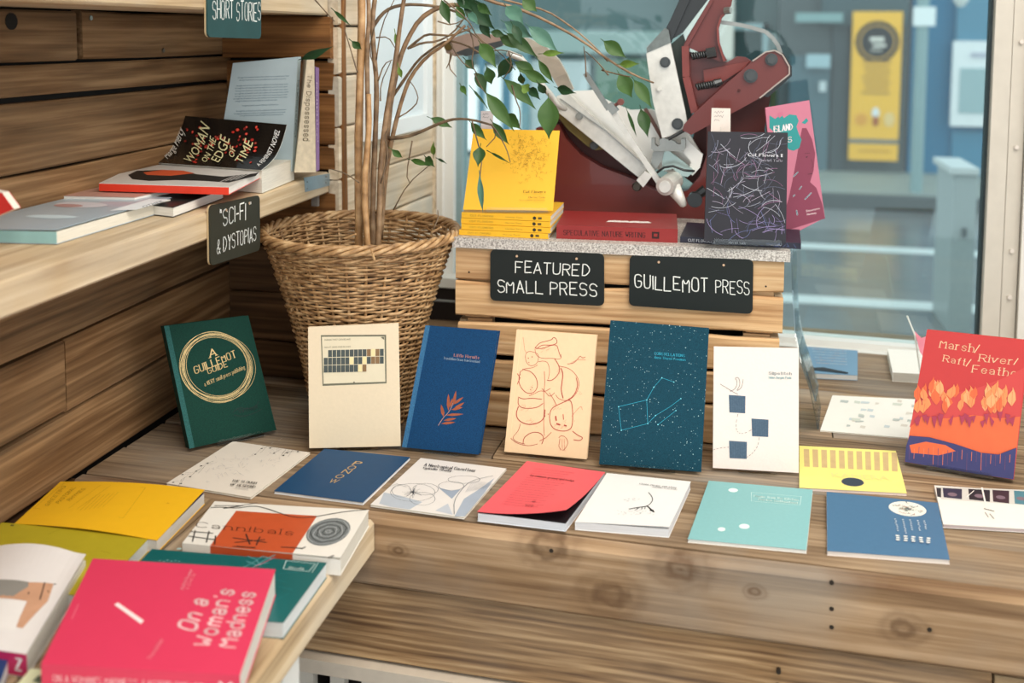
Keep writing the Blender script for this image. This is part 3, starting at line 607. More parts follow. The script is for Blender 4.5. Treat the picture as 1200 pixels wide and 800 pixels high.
ext((560, 70), (568, 200), YS+.4, .1, flat('5b8ba0', rough=.5), 'pilaster', s3, .1)
ext((588, 70), (598, 200), YS+.4, .1, flat('5b8ba0', rough=.5), 'pilaster', s3, .1)
ext((610, 66), (620, 200), YS+.4, .1, flat('7fa7b2', rough=.5), 'pilaster', s3, .1)
ext((698, 72), (780, 200), YS+.4, .1, flat('6d8c7c', rough=.3), 'shop_window', s3, .05)  # greenish reflection of trees put into the pane colour
ext((799, -300), (858, 72), YS+.4, .2, flat('e9e4da', rough=.5), 'white_column', s3, .4)
ext((858, 28), (899, 36), YS+.4, .1, flat('a9c4c8', rough=.4), 'window_frame', s3, .2); ext((892, 28), (899, 130), YS+.4, .1, flat('a9c4c8', rough=.4), 'window_frame', s3, .2)
ext((858, 36), (892, 74), YS+.4, .1, flat('2f4a4c', rough=.3), 'window_pane', s3, .15)
ext((903, 60), (921, 130), YS+.4, .1, flat('6f7d55', rough=.6), 'green_panel', s3, .1)
ext((925, 66), (972, 205), YS+.4, .1, flat('54707a', rough=.4), 'door_panel', s1, .45)
ext((944, 64), (972, 80), YS+.4, .05, flat('a8c4cc', rough=.4), 'notice', s1, .55)
ext((960, 96), (968, 108), YS+.4, .05, flat('c9d5d8', rough=.4), 'notice', s1, .55)
ext((930, 15), (985, 26), YS+.4, .05, flat('86a7a8', rough=.4), 'ledge_strip', s1, .6)
YN = YS-.15
bn = empty('banner', aty((1027, 100), YN), 'tall yellow shop banner with a round black emblem, across the road', 'banner')
c0 = [aty(q, YN) for q in ((996, 188), (998, 13), (1057, 14), (1053, 188))]
x0 = (c0[0].x+c0[1].x)/2; x1 = (c0[2].x+c0[3].x)/2; z0 = (c0[0].z+c0[3].z)/2; z1 = (c0[1].z+c0[2].z)/2
Fb = Face([(x0, YN, z0), (x0, YN, z1), (x1, YN, z1), (x1, YN, z0)])
grid_sheet(Fb, -.03, 0, 1, 1).build('banner_sheet', flat('ffc23e', rough=.6, noise=.03), bn)
ik = Ink(Fb, .003); ik.h = .003
ik.ell((1028, 49), .2, .2, '15181c', px=True); ik.ell((1028, 49), .165, .165, 'c99b45', px=True); ik.ell((1028, 49), .15, .15, '1d2023', px=True)
ik.h = .006; ik.rect(.36, .80, .64, .83, 'e8e4da'); ik.rect(.42, .765, .68, .785, 'e8e4da'); ik.rect(.38, .735, .6, .75, 'b3b0a8')
for i in range(7): ik.rect(.22+.03*(i % 3), .66-.035*i, .8-.04*(i % 2), .672-.035*i, 'a9823c')
ik.ell((1026, 132), .035, .05, 'e9ecec', px=True); ik.ell((1026, 142), .03, .05, 'b0612c', px=True); ik.ell((1042, 140), .05, .07, 'f3cf8a', px=True); ik.ell((1009, 140), .06, .06, 'eda63a', px=True)
ik.rect(0, .115, 1, .145, '7f7f77'); ik.rect(.2, .06, .85, .068, 'c08a2c')
ik.build('print', bn)
ps = empty('wall_poster', aty((1135, 100), YN), 'white framed poster on the blue shop across the road', 'poster')
ext((1115, 47), (1175, 145), YN, .04, flat('e9eef0', rough=.5), 'poster_frame', ps)
ext((1124, 78), (1175, 130), YN-.01, .04, flat('9db8bd', rough=.5), 'poster_picture', ps)
ext((1136, 60), (1175, 66), YN-.01, .04, flat('b9bccb', rough=.5), 'poster_text', ps)
YP = YK+.25
lp = empty('lamp_post', (aty((1076, 200), YP).x, YP, 0), 'thin grey street post with a white sign plate, beside the blue shop', 'post')
b = B(); x = aty((1078, 100), YP).x; b.tube([(x, YP, .1), (x, YP, 3.4)], .05, 12); b.build('pole', flat('86a3a6', rough=.4), lp)
ext((1067, 8), (1093, 30), YP-.06, .02, flat('e8f1f2', rough=.4), 'sign_plate', lp)
lm = empty('bracket_lamp', aty((1126, 4), YN), 'small round white lamp on the blue shop sign board', 'lamp')
b = B(); p = aty((1126, 0), YN-.2); b.tube([p+V((0, 0, .1)), p+V((0, 0, .03)), p, p-V((0, 0, .06))], [.02, .06, .07, .03], 12); b.build('shade', flat('dfe6e4', rough=.4), lm)
ub = empty('utility_cabinet', aty((1130, 300), 5.2), 'pale grey street cabinet outside, just left of the window post', 'cabinet')
ext((1122, 196), (1150, 420), 5.2, .4, flat('a5b2b3', rough=.4), 'cabinet_body', ub); ext((1118, 193), (1152, 200), 5.2, .45, flat('c9d2d2', rough=.4), 'cabinet_lid', ub, .02)
ext((1135, 262), (1140, 272), 5.2, .02, flat('46565a', rough=.4), 'lock', ub, .02)
# ================================================================ CRATES
ca = math.radians(2.0); cx = V((math.cos(ca), math.sin(ca), 0)); cy = V((-cx.y, cx.x, 0)); cn = -cy
C0 = V((aty((534, 330), 1.55).x, 1.55, 0))
cw = (atp((918, 350), C0, cn)-C0).dot(cx); CD = .33
def cr(u, v, z): return C0+cx*u+cy*v+V((0, 0, z))
def crate(name, zs, z0, z1, label, inset=0):
    o = empty(name, cr(cw/2, CD/2, z0), label, 'crate', 'pine slatted crates')
    for k, (a, c) in enumerate(zs):
        j = random.uniform(-.001, .001)
        board('slat', cr(inset, .012+j, a), cx, (0, 0, 1), cw-2*inset, c-a, .012, W_CRATE, o, rnd=.0022, segs=7)
        board('slat', cr(inset, CD+.0, a), cx, (0, 0, 1), cw-2*inset, c-a, .012, W_CRATE, o, rnd=.001, segs=2)
        board('slat', cr(inset+.0, .013, a), cy, (0, 0, 1), CD-.026, c-a, -.012, W_CRATE, o, rnd=.001, segs=3) if False else None
        for u in (inset, cw-inset-.012):
            b = B(); b.hexa([cr(u, .013, a), cr(u+.012, .013, a), cr(u+.012, CD-.013, a), cr(u, CD-.013, a), cr(u, .013, c), cr(u+.012, .013, c), cr(u+.012, CD-.013, c), cr(u, CD-.013, c)]); b.build('side_slat', W_PALE, o)
        for u in (.020, cw-.026):
            b = B(); p = cr(u+random.uniform(-.003, .003), .0002, a+(c-a)*random.uniform(.2, .8)); b.tube([p, p-cy*.0006], .0016, 7); b.build('nail', NAIL, o)
    for u in (inset+.013, cw-inset-.053):
        for v in (.0135, CD-.0135-.022):
            b = B(); b.hexa([cr(u, v, z0), cr(u+.04, v, z0), cr(u+.04, v+.022, z0), cr(u, v+.022, z0), cr(u, v, z1), cr(u+.04, v, z1), cr(u+.04, v+.022, z1), cr(u, v+.022, z1)]); b.build('corner_post', W_CRATE, o)
    return o
lowc = crate('slatted_crate', [(.802, .860), (.866, .912), (.918, .971)], .801, .974, 'lower pine slatted crate behind the standing hardbacks', .004)
crate('slatted_crate', [(.979, 1.036), (1.0415, 1.0905)], .976, 1.0908, 'upper pine slatted crate behind the two black chalk signs')
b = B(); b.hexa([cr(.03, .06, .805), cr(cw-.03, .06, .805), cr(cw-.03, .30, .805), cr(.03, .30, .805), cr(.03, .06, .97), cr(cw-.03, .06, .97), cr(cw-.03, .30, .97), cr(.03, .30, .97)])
b.build('shade_filler', flat('14110f', rough=.9), lowc)  # dark block added to stand for the shade between the slats
# granite slab
ZG = 1.108
def granite():
    m, n, N, L, bb = nt_new('speckled_granite'); bb.inputs['Roughness'].default_value = .45
    tc = N.new('ShaderNodeTexCoord'); nz = N.new('ShaderNodeTexNoise'); nz.inputs['Scale'].default_value = 420; nz.inputs['Detail'].default_value = 3
    cr_ = N.new('ShaderNodeValToRGB'); e = cr_.color_ramp.elements; e[0].position = .3; e[0].color = lin('6f6a66'); e[1].position = .7; e[1].color = lin('e0dcd5'); x = e.new(.48); x.color = lin('b5afa8')
    L.new(tc.outputs['Object'], nz.inputs['Vector']); L.new(nz.outputs['Fac'], cr_.inputs[0]); L.new(cr_.outputs[0], bb.inputs['Base Color']); return m
b = B(); z0 = 1.0915; q = [(-.004, -.006), (cw+.008, -.006), (cw+.008, CD+.03), (-.004, CD+.03)]
b.prism([cr(u, v, z0) for u, v in q], (0, 0, ZG-z0)); tag(b.build('stone_slab', granite()), 'grey speckled stone slab lying on top of the crates', 'slab')

# ================================================================ BASKET
YBK = 1.557
BC = V((-.585, YBK, 0)); BC.x = aty((422.5, 270), YBK).x

prof = []
for y, hw in ((269, 105), (293, 99), (306, 94), (332, 86), (351, 80), (380, 72), (420, 63), (460, 56), (492, 53)):
    zz = aty((423, y), YBK).z; sc = (aty((423+hw, y), YBK).x-aty((423-hw, y), YBK).x)/2; prof.append((zz, sc*.985))
zbot = .803
def brad(z):
    for (za, ra), (zb_, rb) in zip(prof[:-1], prof[1:]):
        if za >= z >= zb_: return ra+(rb-ra)*(za-z)/(za-zb_)
    return prof[0][1] if z > prof[0][0] else prof[-1][1]
bas = empty('wicker_basket', BC+V((0, 0, zbot)), 'large tapered wicker basket planter standing in the corner between shelf and crates', 'basket')
def wick(name, a, b_, c):
    m, n, N, L, bb = nt_new(name); bb.inputs['Roughness'].default_value = .5
    tc = N.new('ShaderNodeTexCoord'); nz = N.new('ShaderNodeTexNoise'); nz.inputs['Scale'].default_value = 55; nz.inputs['Detail'].default_value = 6
    cr_ = N.new('ShaderNodeValToRGB'); e = cr_.color_ramp.elements; e[0].position = .3; e[0].color = lin(a); e[1].position = .72; e[1].color = lin(c); x = e.new(.5); x.color = lin(b_)
    L.new(tc.outputs['Object'], nz.inputs['Vector']); L.new(nz.outputs['Fac'], cr_.inputs[0]); L.new(cr_.outputs[0], bb.inputs['Base Color']); return m
WICK = wick('wicker', '7f5d3a', 'b08a5e', 'd6b588')
NST = 30
wv = B(); z = zbot+.003; row = 0
heavy = [prof[0][0]-.062, prof[0][0]-.112, prof[0][0]-.16]
while z < prof[0][0]-.006:
    hv_ = any(abs(z-h) < .006 for h in heavy); rr = .0029 if hv_ else .0021
    n = NST*4; amp = .0034 if not hv_ else .0042; pts = []; ph = math.pi*(row % 2); r0 = brad(z)
    vs = []; seg = 5
    for i in range(n):
        t = 2*math.pi*i/n; w_ = math.sin(NST/2*2*math.pi*i/n+ph)
        w_ = math.copysign(abs(w_)**.7, w_)
        R_ = r0+amp*w_; zz = z+random.uniform(-.0004, .0004)+.0010*math.sin(3*t+row)
        for k in range(seg):
            a = 2*math.pi*k/seg; rad = R_+rr*math.cos(a)
            vs.append(BC+V((rad*math.cos(t), rad*math.sin(t), zz+rr*1.0*math.sin(a))))
    wv.add(vs, [(i*seg+k, ((i+1) % n)*seg+k, ((i+1) % n)*seg+(k+1) % seg, i*seg+(k+1) % seg) for i in range(n) for k in range(seg)])
    z += rr*1.95; row += 1
tag(wv.build('weave', WICK, bas, smooth=True), kind='stuff')
st = B()
for i in range(NST):
    t = 2*math.pi*(i+.5)/NST
    st.tube([BC+V((brad(z)*math.cos(t), brad(z)*math.sin(t), z)) for z in [zbot+(prof[0][0]-zbot)*k/8 for k in range(9)]], .0024, 5)
tag(st.build('stakes', WICK, bas, smooth=True), kind='stuff')
zt = prof[0][0]
for k in range(4):
    pts = []; n = 96
    for i in range(n+1):
        t = 2*math.pi*i/n; a = t*11+k*math.pi/2
        R_ = prof[0][1]+.004+.0055*math.cos(a); pts.append(BC+V((R_*math.cos(t), R_*math.sin(t), zt-.002+.0055*math.sin(a))))
    b = B(); b.tube(pts, .0036, 6, cap=False); b.build('rim_rod', WICK, bas, smooth=True)
for k in range(2):
    pts = []; n = 96
    for i in range(n+1):
        t = 2*math.pi*i/n; a = t*15+k*math.pi
        R_ = brad(zt-.018)+.003+.003*math.cos(a); pts.append(BC+V((R_*math.cos(t), R_*math.sin(t), zt-.018+.003*math.sin(a))))
    b = B(); b.tube(pts, .0026, 5, cap=False); b.build('rim_band', WICK, bas, smooth=True)
for a, c in (((435, 292), (439, 305)), ((506, 272), (517, 266)), ((404, 279), (417, 274))):
    p = aty(a, YBK-.16); q_ = aty(c, YBK-.165); b = B(); b.tube([p, q_], .0016, 5); b.build('loose_end', WICK, bas)
b = B(); n = 24; zz = zt-.10
b.tube([BC+V((0, 0, zbot)), BC+V((0, 0, zz-.001)), BC+V((0, 0, zz))], [prof[-1][1]-.01, brad(zz)-.012, brad(zz)-.012], 24); 
b.build('soil', flat('2a1f16', rough=.95, noise=.5, nscale=120, bump=1), bas)

# ================================================================ FIG
fig = empty('potted_fig', BC+V((0, 0, zt-.1)), 'weeping fig with bundled bare stems and drooping green leaves growing in the wicker basket', 'plant')
BARK = wick('bark', '5f4a36', '86694c', 'a68a6a'); BARK2 = wick('bark_light', '8f6a44', 'b48b5e', 'cda77a')
TWIG = wick('twig', '4c3e30', '6d5943', '8b7357')
def pxpath(pts, y0, y1):
    n = len(pts); return [aty(q[:2], (q[2] if len(q) > 2 else y0+(y1-y0)*i/(n-1))) for i, q in enumerate(pts)]
def stem(pts, y0, y1, r0, r1, mat=BARK, name='stem', n=7):
    P_ = pxpath(pts, y0, y1)
    if mat is BARK: r0 *= .8; r1 *= .8
    # smooth once
    Q = [P_[0]]
    for i in range(len(P_)-1): Q += [P_[i].lerp(P_[i+1], .25), P_[i].lerp(P_[i+1], .75)]
    Q.append(P_[-1]); m = len(Q)
    b = B(); b.tube(Q, [(r0+(r1-r0)*i/(m-1))*(1+random.uniform(-.07, .07)) for i in range(m)], n); return b.build(name, mat, fig, smooth=True)
s = 1/760.
stem([(421, 300), (421, 250), (420, 180), (422, 100), (424, 40), (424, -30)], 1.52, 1.52, 5.2*s, 4.8*s, BARK2)
stem([(430, 300), (430, 240), (432, 190), (431, 120), (430, 60), (433, 15), (430, -20)], 1.50, 1.53, 4.5*s, 3*s)
stem([(437, 300), (437, 230), (440, 160), (442, 100), (438, 60), (436, 25), (442, -20)], 1.51, 1.55, 4.5*s, 3.4*s)
stem([(443, 300), (445, 235), (447, 180), (455, 120), (464, 70), (470, 20), (477, -20)], 1.50, 1.50, 5*s, 3*s)
stem([(440, 290), (448, 220), (453, 165), (459, 110), (468, 70), (478, 45), (492, 22), (512, 9), (535, 5), (560, 8)], 1.52, 1.56, 5*s, 3*s)
stem([(446, 280), (452, 200), (462, 150), (473, 110), (482, 88), (500, 66), (520, 53), (545, 30)], 1.53, 1.50, 4*s, 2*s)
stem([(432, 300), (426, 220), (433, 150), (432, 110)], 1.49, 1.50, 4.2*s, 3*s, BARK2)
stem([(455, 162), (475, 161), (492, 155), (507, 148), (522, 142), (535, 139), (553, 140), (575, 146)], 1.52, 1.50, 2.4*s, 1.2*s, TWIG, 'branch')
stem([(545, -12), (575, 2), (605, 9), (640, 24), (680, 46), (720, 75), (745, 89), (766, 97)], 1.58, 1.68, 3*s, 1.3*s, BARK, 'branch')
stem([(575, -5), (610, 5), (640, 12), (665, 28), (684, 43), (700, 58), (712, 72)], 1.60, 1.66, 1.8*s, 1*s, BARK, 'branch')
stem([(437, 32), (447, 17), (458, 9), (475, 5), (500, 6), (520, 9), (535, 14)], 1.55, 1.56, 2.4*s, 1.5*s, TWIG, 'branch')
stem([(478, 57), (490, 47), (500, 40), (515, 41), (530, 42), (552, 33)], 1.52, 1.50, 1.7*s, 1*s, TWIG, 'branch')
stem([(480, 56), (495, 50), (512, 49), (530, 40), (545, 20)], 1.53, 1.55, 1.7*s, .8*s, TWIG, 'branch')
stem([(461, 112), (476, 90), (490, 70), (508, 56), (524, 47), (545, 52), (562, 62)], 1.54, 1.5, 2*s, 1*s, TWIG, 'branch')
tw = [[(439, 30), (432, 60), (441, 83)], [(461, 246), (478, 215), (505, 192)], [(553, 141), (560, 168), (565, 185), (562, 210), (566, 240)], [(421, 214), (405, 203), (388, 198)],
 [(419, 85), (410, 55), (404, 35)], [(446, 215), (456, 180), (450, 160), (455, 150)], [(443, 95), (450, 75), (460, 70)], [(441, 44), (455, 43), (463, 56)], [(466, 138), (480, 130), (491, 118), (487, 104), (478, 92)],
 [(446, 118), (446, 98), (458, 72)], [(441, 70), (447, 30), (462, 0)], [(576, 146), (585, 158), (594, 175), (598, 190)], [(575, 145), (583, 158), (570, 172)], [(483, 165), (476, 205), (480, 214)],
 [(687, 90), (686, 68), (684, 54)], [(713, 88), (700, 72), (686, 60)], [(705, 82), (728, 88), (740, 90)], [(530, 62), (525, 78), (535, 90)], [(528, 60), (527, 72), (523, 80)], [(562, 62), (575, 60), (590, 58), (612, 66)],
 [(548, 30), (556, 52), (552, 75), (560, 88)], [(520, 0), (548, 22), (560, 45), (585, 60), (604, 82)], [(556, 86), (562, 100), (575, 116)], [(596, 60), (600, 78), (590, 92)], [(365, -5), (380, 12), (392, 25)],
 [(600, 100), (604, 116), (610, 130), (609, 150)], [(524, 45), (540, 72), (552, 80)], [(535, 30), (556, 40), (576, 60)], [(513, 25), (530, 30), (548, 20)], [(440, 250), (448, 235), (450, 205), (446, 185)], [(508, 268), (514, 255), (513, 246)]]
for t_ in tw: stem(t_, 1.5+random.uniform(-.02, .02), 1.5+random.uniform(-.02, .03), 1.0*s, .5*s, TWIG, 'twig', 5)
def leafmat(a, c):
    key = 'leaf'+a
    if key in MATS: return MATS[key]
    m, n, N, L, bb = nt_new('leaf_green'); bb.inputs['Roughness'].default_value = .5; bb.inputs['Specular IOR Level'].default_value = .35
    tc = N.new('ShaderNodeTexCoord'); nz = N.new('ShaderNodeTexNoise'); nz.inputs['Scale'].default_value = 40; nz.inputs['Detail'].default_value = 3
    mx = N.new('ShaderNodeMix'); mx.data_type = 'RGBA'; mx.inputs[6].default_value = lin(a); mx.inputs[7].default_value = lin(c)
    L.new(tc.outputs['Object'], nz.inputs['Vector']); L.new(nz.outputs['Fac'], mx.inputs[0]); L.new(mx.outputs[2], bb.inputs['Base Color'])
    bb.inputs['Transmission Weight'].default_value = 0; MATS[key] = m; return m
LG = [leafmat('1e3a1a', '375727'), leafmat('2d4a22', '4a6b2e'), leafmat('17331d', '2a4d2c'), leafmat('4b6a28', '728c3c'), leafmat('3d6456', '5f8a76')]
def leaf(q0, q1, wpx, Y, mi=0, tilt=0.0, droop=.0):
    p0 = aty(q0, Y); p1 = aty(q1, Y+random.uniform(-.02, .02)); d = p1-p0; Ln = d.length; wd = wpx/740.0
    dn = d.normalized(); view = (p0-CAM).normalized(); sd = dn.cross(view).normalized(); nn = sd.cross(dn)
    sd = (sd*math.cos(tilt)+nn*math.sin(tilt)).normalized(); nn = sd.cross(dn)
    if nn.dot(view) > 0: nn = -nn
    shape = [0, .36, .74, .95, 1, .9, .68, .38, .14, 0]; vs = []; fs = []; n = len(shape)
    for i, w_ in enumerate(shape):
        t = i/(n-1); c = p0+d*t + nn*(math.sin(t*math.pi)*Ln*.06)+V((0, 0, -1))*droop*t*t*Ln
        h = wd/2*w_
        for k, s_ in enumerate((-1, -.5, 0, .5, 1)):
            vs.append(c+sd*h*s_+nn*(abs(s_)*h*.35 + .0012*math.sin(i*2.1+k)*abs(s_)))
    for i in range(n-1):
        for k in range(4): fs.append((i*5+k, i*5+k+1, (i+1)*5+k+1, (i+1)*5+k))
    b = B(); b.add(vs, fs); b.tube([p0-dn*.006, p0+d*.5+nn*(Ln*.06-.0004), p0+d*.97], [.0007, .0005, .0002], 4)
    return b.build('leaf', LG[mi], fig, smooth=True)
def L5(x): return (500+x[0]*.2333, x[1]*.2333)
lf = [((75,0),(120,130),52,0),((180,-10),(345,150),100,2),((150,30),(200,105),45,1),((262,105),(322,195),46,2),((400,30),(490,130),80,4),((390,110),(535,190),80,4),((510,130),(662,262),72,4),
((580,270),(692,265),32,3),((400,165),(562,292),60,0),((268,215),(352,345),70,1),((300,335),(325,425),58,0),((422,282),(356,392),75,2),((195,300),(242,352),46,0),((245,362),(300,472),60,0),
((298,465),(442,662),72,1),((225,442),(312,552),14,0),((172,430),(202,482),30,1),((385,395),(552,552),62,1),((470,368),(485,425),36,0),((515,440),(572,502),46,2),((612,488),(614,702),105,1),((655,440),(752,468),50,2),
((888,205),(1005,292),72,1),((968,322),(1072,320),42,3),((965,368),(1032,492),85,1),((1040,400),(1132,545),66,1),((1075,545),(1112,692),66,0),((1005,550),(1055,688),18,0),((18,592),(130,642),46,1),
((222,615),(302,705),46,1),((330,612),(415,728),50,1),((405,570),(478,652),62,1),((475,430),(515,460),52,3),((560,415),(600,472),40,2),((480,-5),(555,60),66,1),((150,-10),(240,60),50,2),((210,60),(262,130),40,4),
((560,300),(640,420),40,1),((320,160),(400,180),40,0),((430,120),(480,230),46,2),((255,20),(330,80),45,0),((440,310),(560,380),60,1),((480,350),(620,420),55,1),((360,170),(480,250),50,1)]
for q0, q1, w_, mi in lf: leaf(L5(q0), L5(q1), w_*.2333, random.uniform(1.47, 1.56) if q0[0] < 620 else random.uniform(1.62, 1.66), mi, random.uniform(-.3, .3))
for q0, q1, w_, mi in [((563, 172), (560, 196), 14, 0), ((574, 178), (599, 192), 3, 0), ((562, 204), (566, 250), 7, 4), ((508, 182), (508, 165), 6, 3), ((481, 187), (506, 195), 7, 1), ((499, 184), (510, 196), 10, 0), ((459, 175), (472, 185), 8, 1),
    ((513, 186), (524, 192), 3, 2), ((353, 69), (391, 54), 10, 2), ((391, 12), (412, 31), 5, 0), ((412, 48), (424, 58), 9, 0), ((463, 38), (467, 60), 5, 3), ((467, 78), (471, 92), 6, 3)]:
    leaf(q0, q1, w_, 1.46 if q0[0] > 540 else 1.5, mi, random.uniform(-.2, .2))

# ================================================================ PLATEN PRESS
def c3(*a): return [(740+x/6, y/6) for x, y in a]
def c4(*a): return [(640+x*.2125, 90+y*.2125) for x, y in a]
RED = flat('642520', rough=.38, noise=.18, nscale=14, coat=.25); RED2 = flat('782e26', rough=.4, noise=.15, nscale=14, coat=.25); RDK = flat('4a1a16', rough=.5, noise=.2, nscale=10)
STEEL = flat('d2d0c9', rough=.35, metal=.3, noise=.22, nscale=70); STEEL2 = flat('8f908c', rough=.35, metal=.7, noise=.25, nscale=50); BRIGHT = flat('eceae4', rough=.3, metal=.15, noise=.06, nscale=30)
BLK = flat('16181a', rough=.35, noise=.3, nscale=20, coat=.3); IRON = flat('4a4d4e', rough=.4, metal=.6, noise=.25, nscale=60); OLIVE = flat('7a6b35', rough=.5, noise=.2, nscale=40)
prs = empty('printing_press', (-.1, 1.80, ZG), 'old red iron table-top printing press with steel arms, standing on the stone slab', 'press')
def plate(q, Y, th, mat, name, bevel=None):
    b = B(); b.prism([aty(p, Y) for p in q], (0, th, 0)); return b.build(name, mat, prs)
def bolt(q, Y, r, name='bolt', mat=None, d=.008):
    p = aty(q, Y); b = B(); r *= 1/640
    b.tube([p+V((0, .004, 0)), p-V((0, d*.45, 0))], r*1.05, 16); b.tube([p-V((0, d*.4, 0)), p-V((0, d, 0))], r*.8, 6); return b.build(name, mat or IRON, prs)
def bar(q, Y, w_, th, mat, name):
    P_ = [aty(p, Y) for p in q]; b = B()
    for a, c in zip(P_[:-1], P_[1:]):
        d = (c-a); n = V((-d.z, 0, d.x)).normalized()*w_/2; b.prism([a-n, c-n, c+n, a+n], (0, th, 0))
    return b.build(name, mat, prs)
YM = 1.80
plate([(628, 290), (628, 150), (655, 146), (663, 162), (680, 181), (705, 196), (740, 209), (765, 222), (785, 229), (806, 223), (820, 206), (828, 182), (828, 130), (884, 118), (900, 110), (893, 150), (893, 292)], YM, .03, RED, 'side_frame')
plate([(628, 262), (893, 268), (893, 292), (628, 288)], YM-.03, .03, RED, 'base_flange')
plate([(640, 140), (668, 118), (700, 150), (752, 196), (775, 212), (790, 215), (770, 226), (700, 212), (650, 175)], YM+.035, .03, RDK, 'rear_dark_plate')  # dark plate added for the shadowed gap behind the long arm
plate([(815, 150), (838, 140), (838, 200), (812, 215), (800, 206)], YM+.035, .03, RDK, 'rear_dark_plate')
plate([(655, 116), (670, 107), (690, 106), (697, 105), (702, 113), (716, 120), (738, 129), (762, 128), (785, 135), (803, 150), (822, 180), (812, 204), (796, 207), (778, 200), (762, 196), (745, 196), (700, 158)], YM+.012, .012, BRIGHT, 'ink_plate')
plate(c4((35, 150), (60, 105), (95, 95), (130, 100), (330, 290), (560, 500), (590, 545), (510, 555), (300, 385), (60, 190)), YM-.02, .016, STEEL, 'long_arm')
plate(c4((60, 170), (300, 372), (320, 400), (270, 405), (225, 380), (120, 290), (60, 215)), YM+.002, .014, OLIVE, 'spring_leaf')
bar(c4((75, 120), (330, 300), (550, 495)), YM-.024, .0015, .003, STEEL2, 'arm_ridge')
bolt(c4((183, 218))[0], YM-.021, 4, mat=STEEL2); bolt(c4((265, 378))[0], YM, 4.5)
bar(c4((215, -20), (240, 20), (345, 180)), YM-.045, .009, .006, STEEL2, 'link_rod'); bar(c4((365, 190), (490, 385), (640, 610)), YM-.045, .0095, .008, STEEL, 'link_rod')
plate(c4((322, 160), (360, 140), (398, 185), (365, 212)), YM-.052, .018, STEEL2, 'rod_collar')
b = B(); p = aty(c4((375, 160))[0], YM-.04); q_ = aty(c4((412, 138))[0], YM-.04); b.tube([p, q_], .003, 8); b.tube([q_-V((0, .006, 0)), q_+V((0, .004, 0))], .006, 8); b.build('thumb_screw', flat('7d4f48', rough=.5, metal=.3), prs)
bar(c4((545, 175), (640, 340)), YM-.01, .006, .006, flat('6d4a40', rough=.5), 'stay_rod')
# roller shaft and foot
b = B(); a = aty(c4((655, 605))[0], YM-.07); c = aty(c4((705, 570))[0], YM-.02); b.tube([a, a.lerp(c, .12), c], [.0155, .0165, .0165], 20); b.build('shaft_end', STEEL, prs, smooth=False)
b = B(); a = aty(c4((655, 605))[0], YM-.0702); b.tube([a+V((0, .002, 0)), a-V((0, .004, 0))], .010, 16); b.build('shaft_cap', STEEL, prs)
b = B(); a = aty(c4((700, 610))[0], YM-.05); c = aty(c4((765, 715))[0], YM-.055); b.tube([a, a.lerp(c, .9), c], [.0135, .0065, .003], 14); b.build('pointed_foot', BRIGHT, prs, smooth=True)
plate(c4((498, 570), (545, 520), (585, 545), (535, 610)), YM-.05, .03, STEEL, 'clamp_block')
b = B(); a = aty(c4((500, 605))[0], YM-.045); b.tube([a+V((0, .02, 0)), a, a-V((0, .008, 0))], [.006, .0085, .006], 10); b.build('clamp_knob', flat('3f3a33', rough=.5, metal=.4), prs)
plate(c4((580, 340), (600, 340), (600, 372), (615, 385), (628, 372), (622, 345), (650, 338), (700, 352), (725, 372), (742, 372), (745, 342), (768, 342), (768, 395), (750, 410), (592, 410), (578, 395)), YM-.045, .02, STEEL2, 'hook_bracket')
plate(c4((590, 412), (650, 412), (640, 460), (600, 520), (575, 490)), YM-.03, .015, STEEL2, 'bracket_leg')
plate(c4((640, 412), (680, 410), (760, 470), (820, 520), (780, 552), (735, 545), (700, 505), (640, 520)), YM-.025, .012, flat('9fb0ab', rough=.25, metal=.5), 'curved_shield')
plate(c4((770, 340), (865, 430), (848, 500), (808, 545), (780, 520), (800, 470), (760, 420)), YM-.02, .012, BRIGHT, 'curved_shield')
stem_b = B(); stem_b.tube([aty(q, YM-.055) for q in c4((610, 528), (650, 500), (700, 492), (760, 515), (820, 520))], .0022, 6); stem_b.build('rubber_hose', BLK, prs, smooth=True)
b = B(); a = aty(c4((822, 670))[0], YM-.05); b.tube([a, a-V((0, .02, 0))], .0125, 20); b.build('black_knob', BLK, prs)
b = B(); b.tube([aty(q, YM-.055) for q in c4((790, 690), (840, 650), (880, 620))], [.009, .008, .009], 8); b.build('black_lever', BLK, prs)
# platen head
plate([(758, 55), (779, 33), (783, 35), (786, 52), (803, 130), (805, 143), (802, 154), (776, 162), (765, 118), (757.5, 64)], YM-.045, .012, STEEL, 'head_plate')
plate([(757.5, 56), (779, 32.5), (783.5, 35), (786, 50), (758, 62)], YM-.0465, .0016, flat('6f7471', rough=.35, metal=.6, noise=.4, nscale=90), 'worn_edge')
bolt((779.5, 73), YM-.045, 5.5); bolt((794, 145), YM-.045, 6); bolt((772.5, 104), YM-.045, 2.6, 'stud', STEEL)
plate([(781, 32), (786, 22), (806, -22), (818, -22), (786, 50)], YM-.03, .018, BLK, 'handle_bar'); plate([(789, 45), (800, 38), (832, -4), (836, -22), (820, -22), (786, 42)], YM-.02, .018, BLK, 'handle_bar')
plate([(786, 52), (800, 40), (803, 50), (806, 60), (802, 80), (808, 125), (812, 140), (800, 150)], YM-.02, .03, flat('26302b', rough=.5, noise=.4, nscale=60), 'side_linkage')
plate([(801, 53), (806, 42), (833, -2), (838, -25), (862, -25), (857, 6), (854, 14), (843, 21), (840, 33), (841, 46), (847, 62), (852, 71), (846, 73), (838, 70), (812, 58)], YM-.03, .03, RED, 'head_casting')
bar([(849, 72), (842, 50), (841, 33), (845, 20), (856, 8)], YM-.040, .0035, .042, RED2, 'casting_rib')
bar([(803, 54), (804, 90), (814, 132)], YM-.042, .012, .045, RED2, 'casting_rib'); bar([(803, 55), (812, 40), (834, 0)], YM-.040, .006, .012, RED, 'casting_rib')
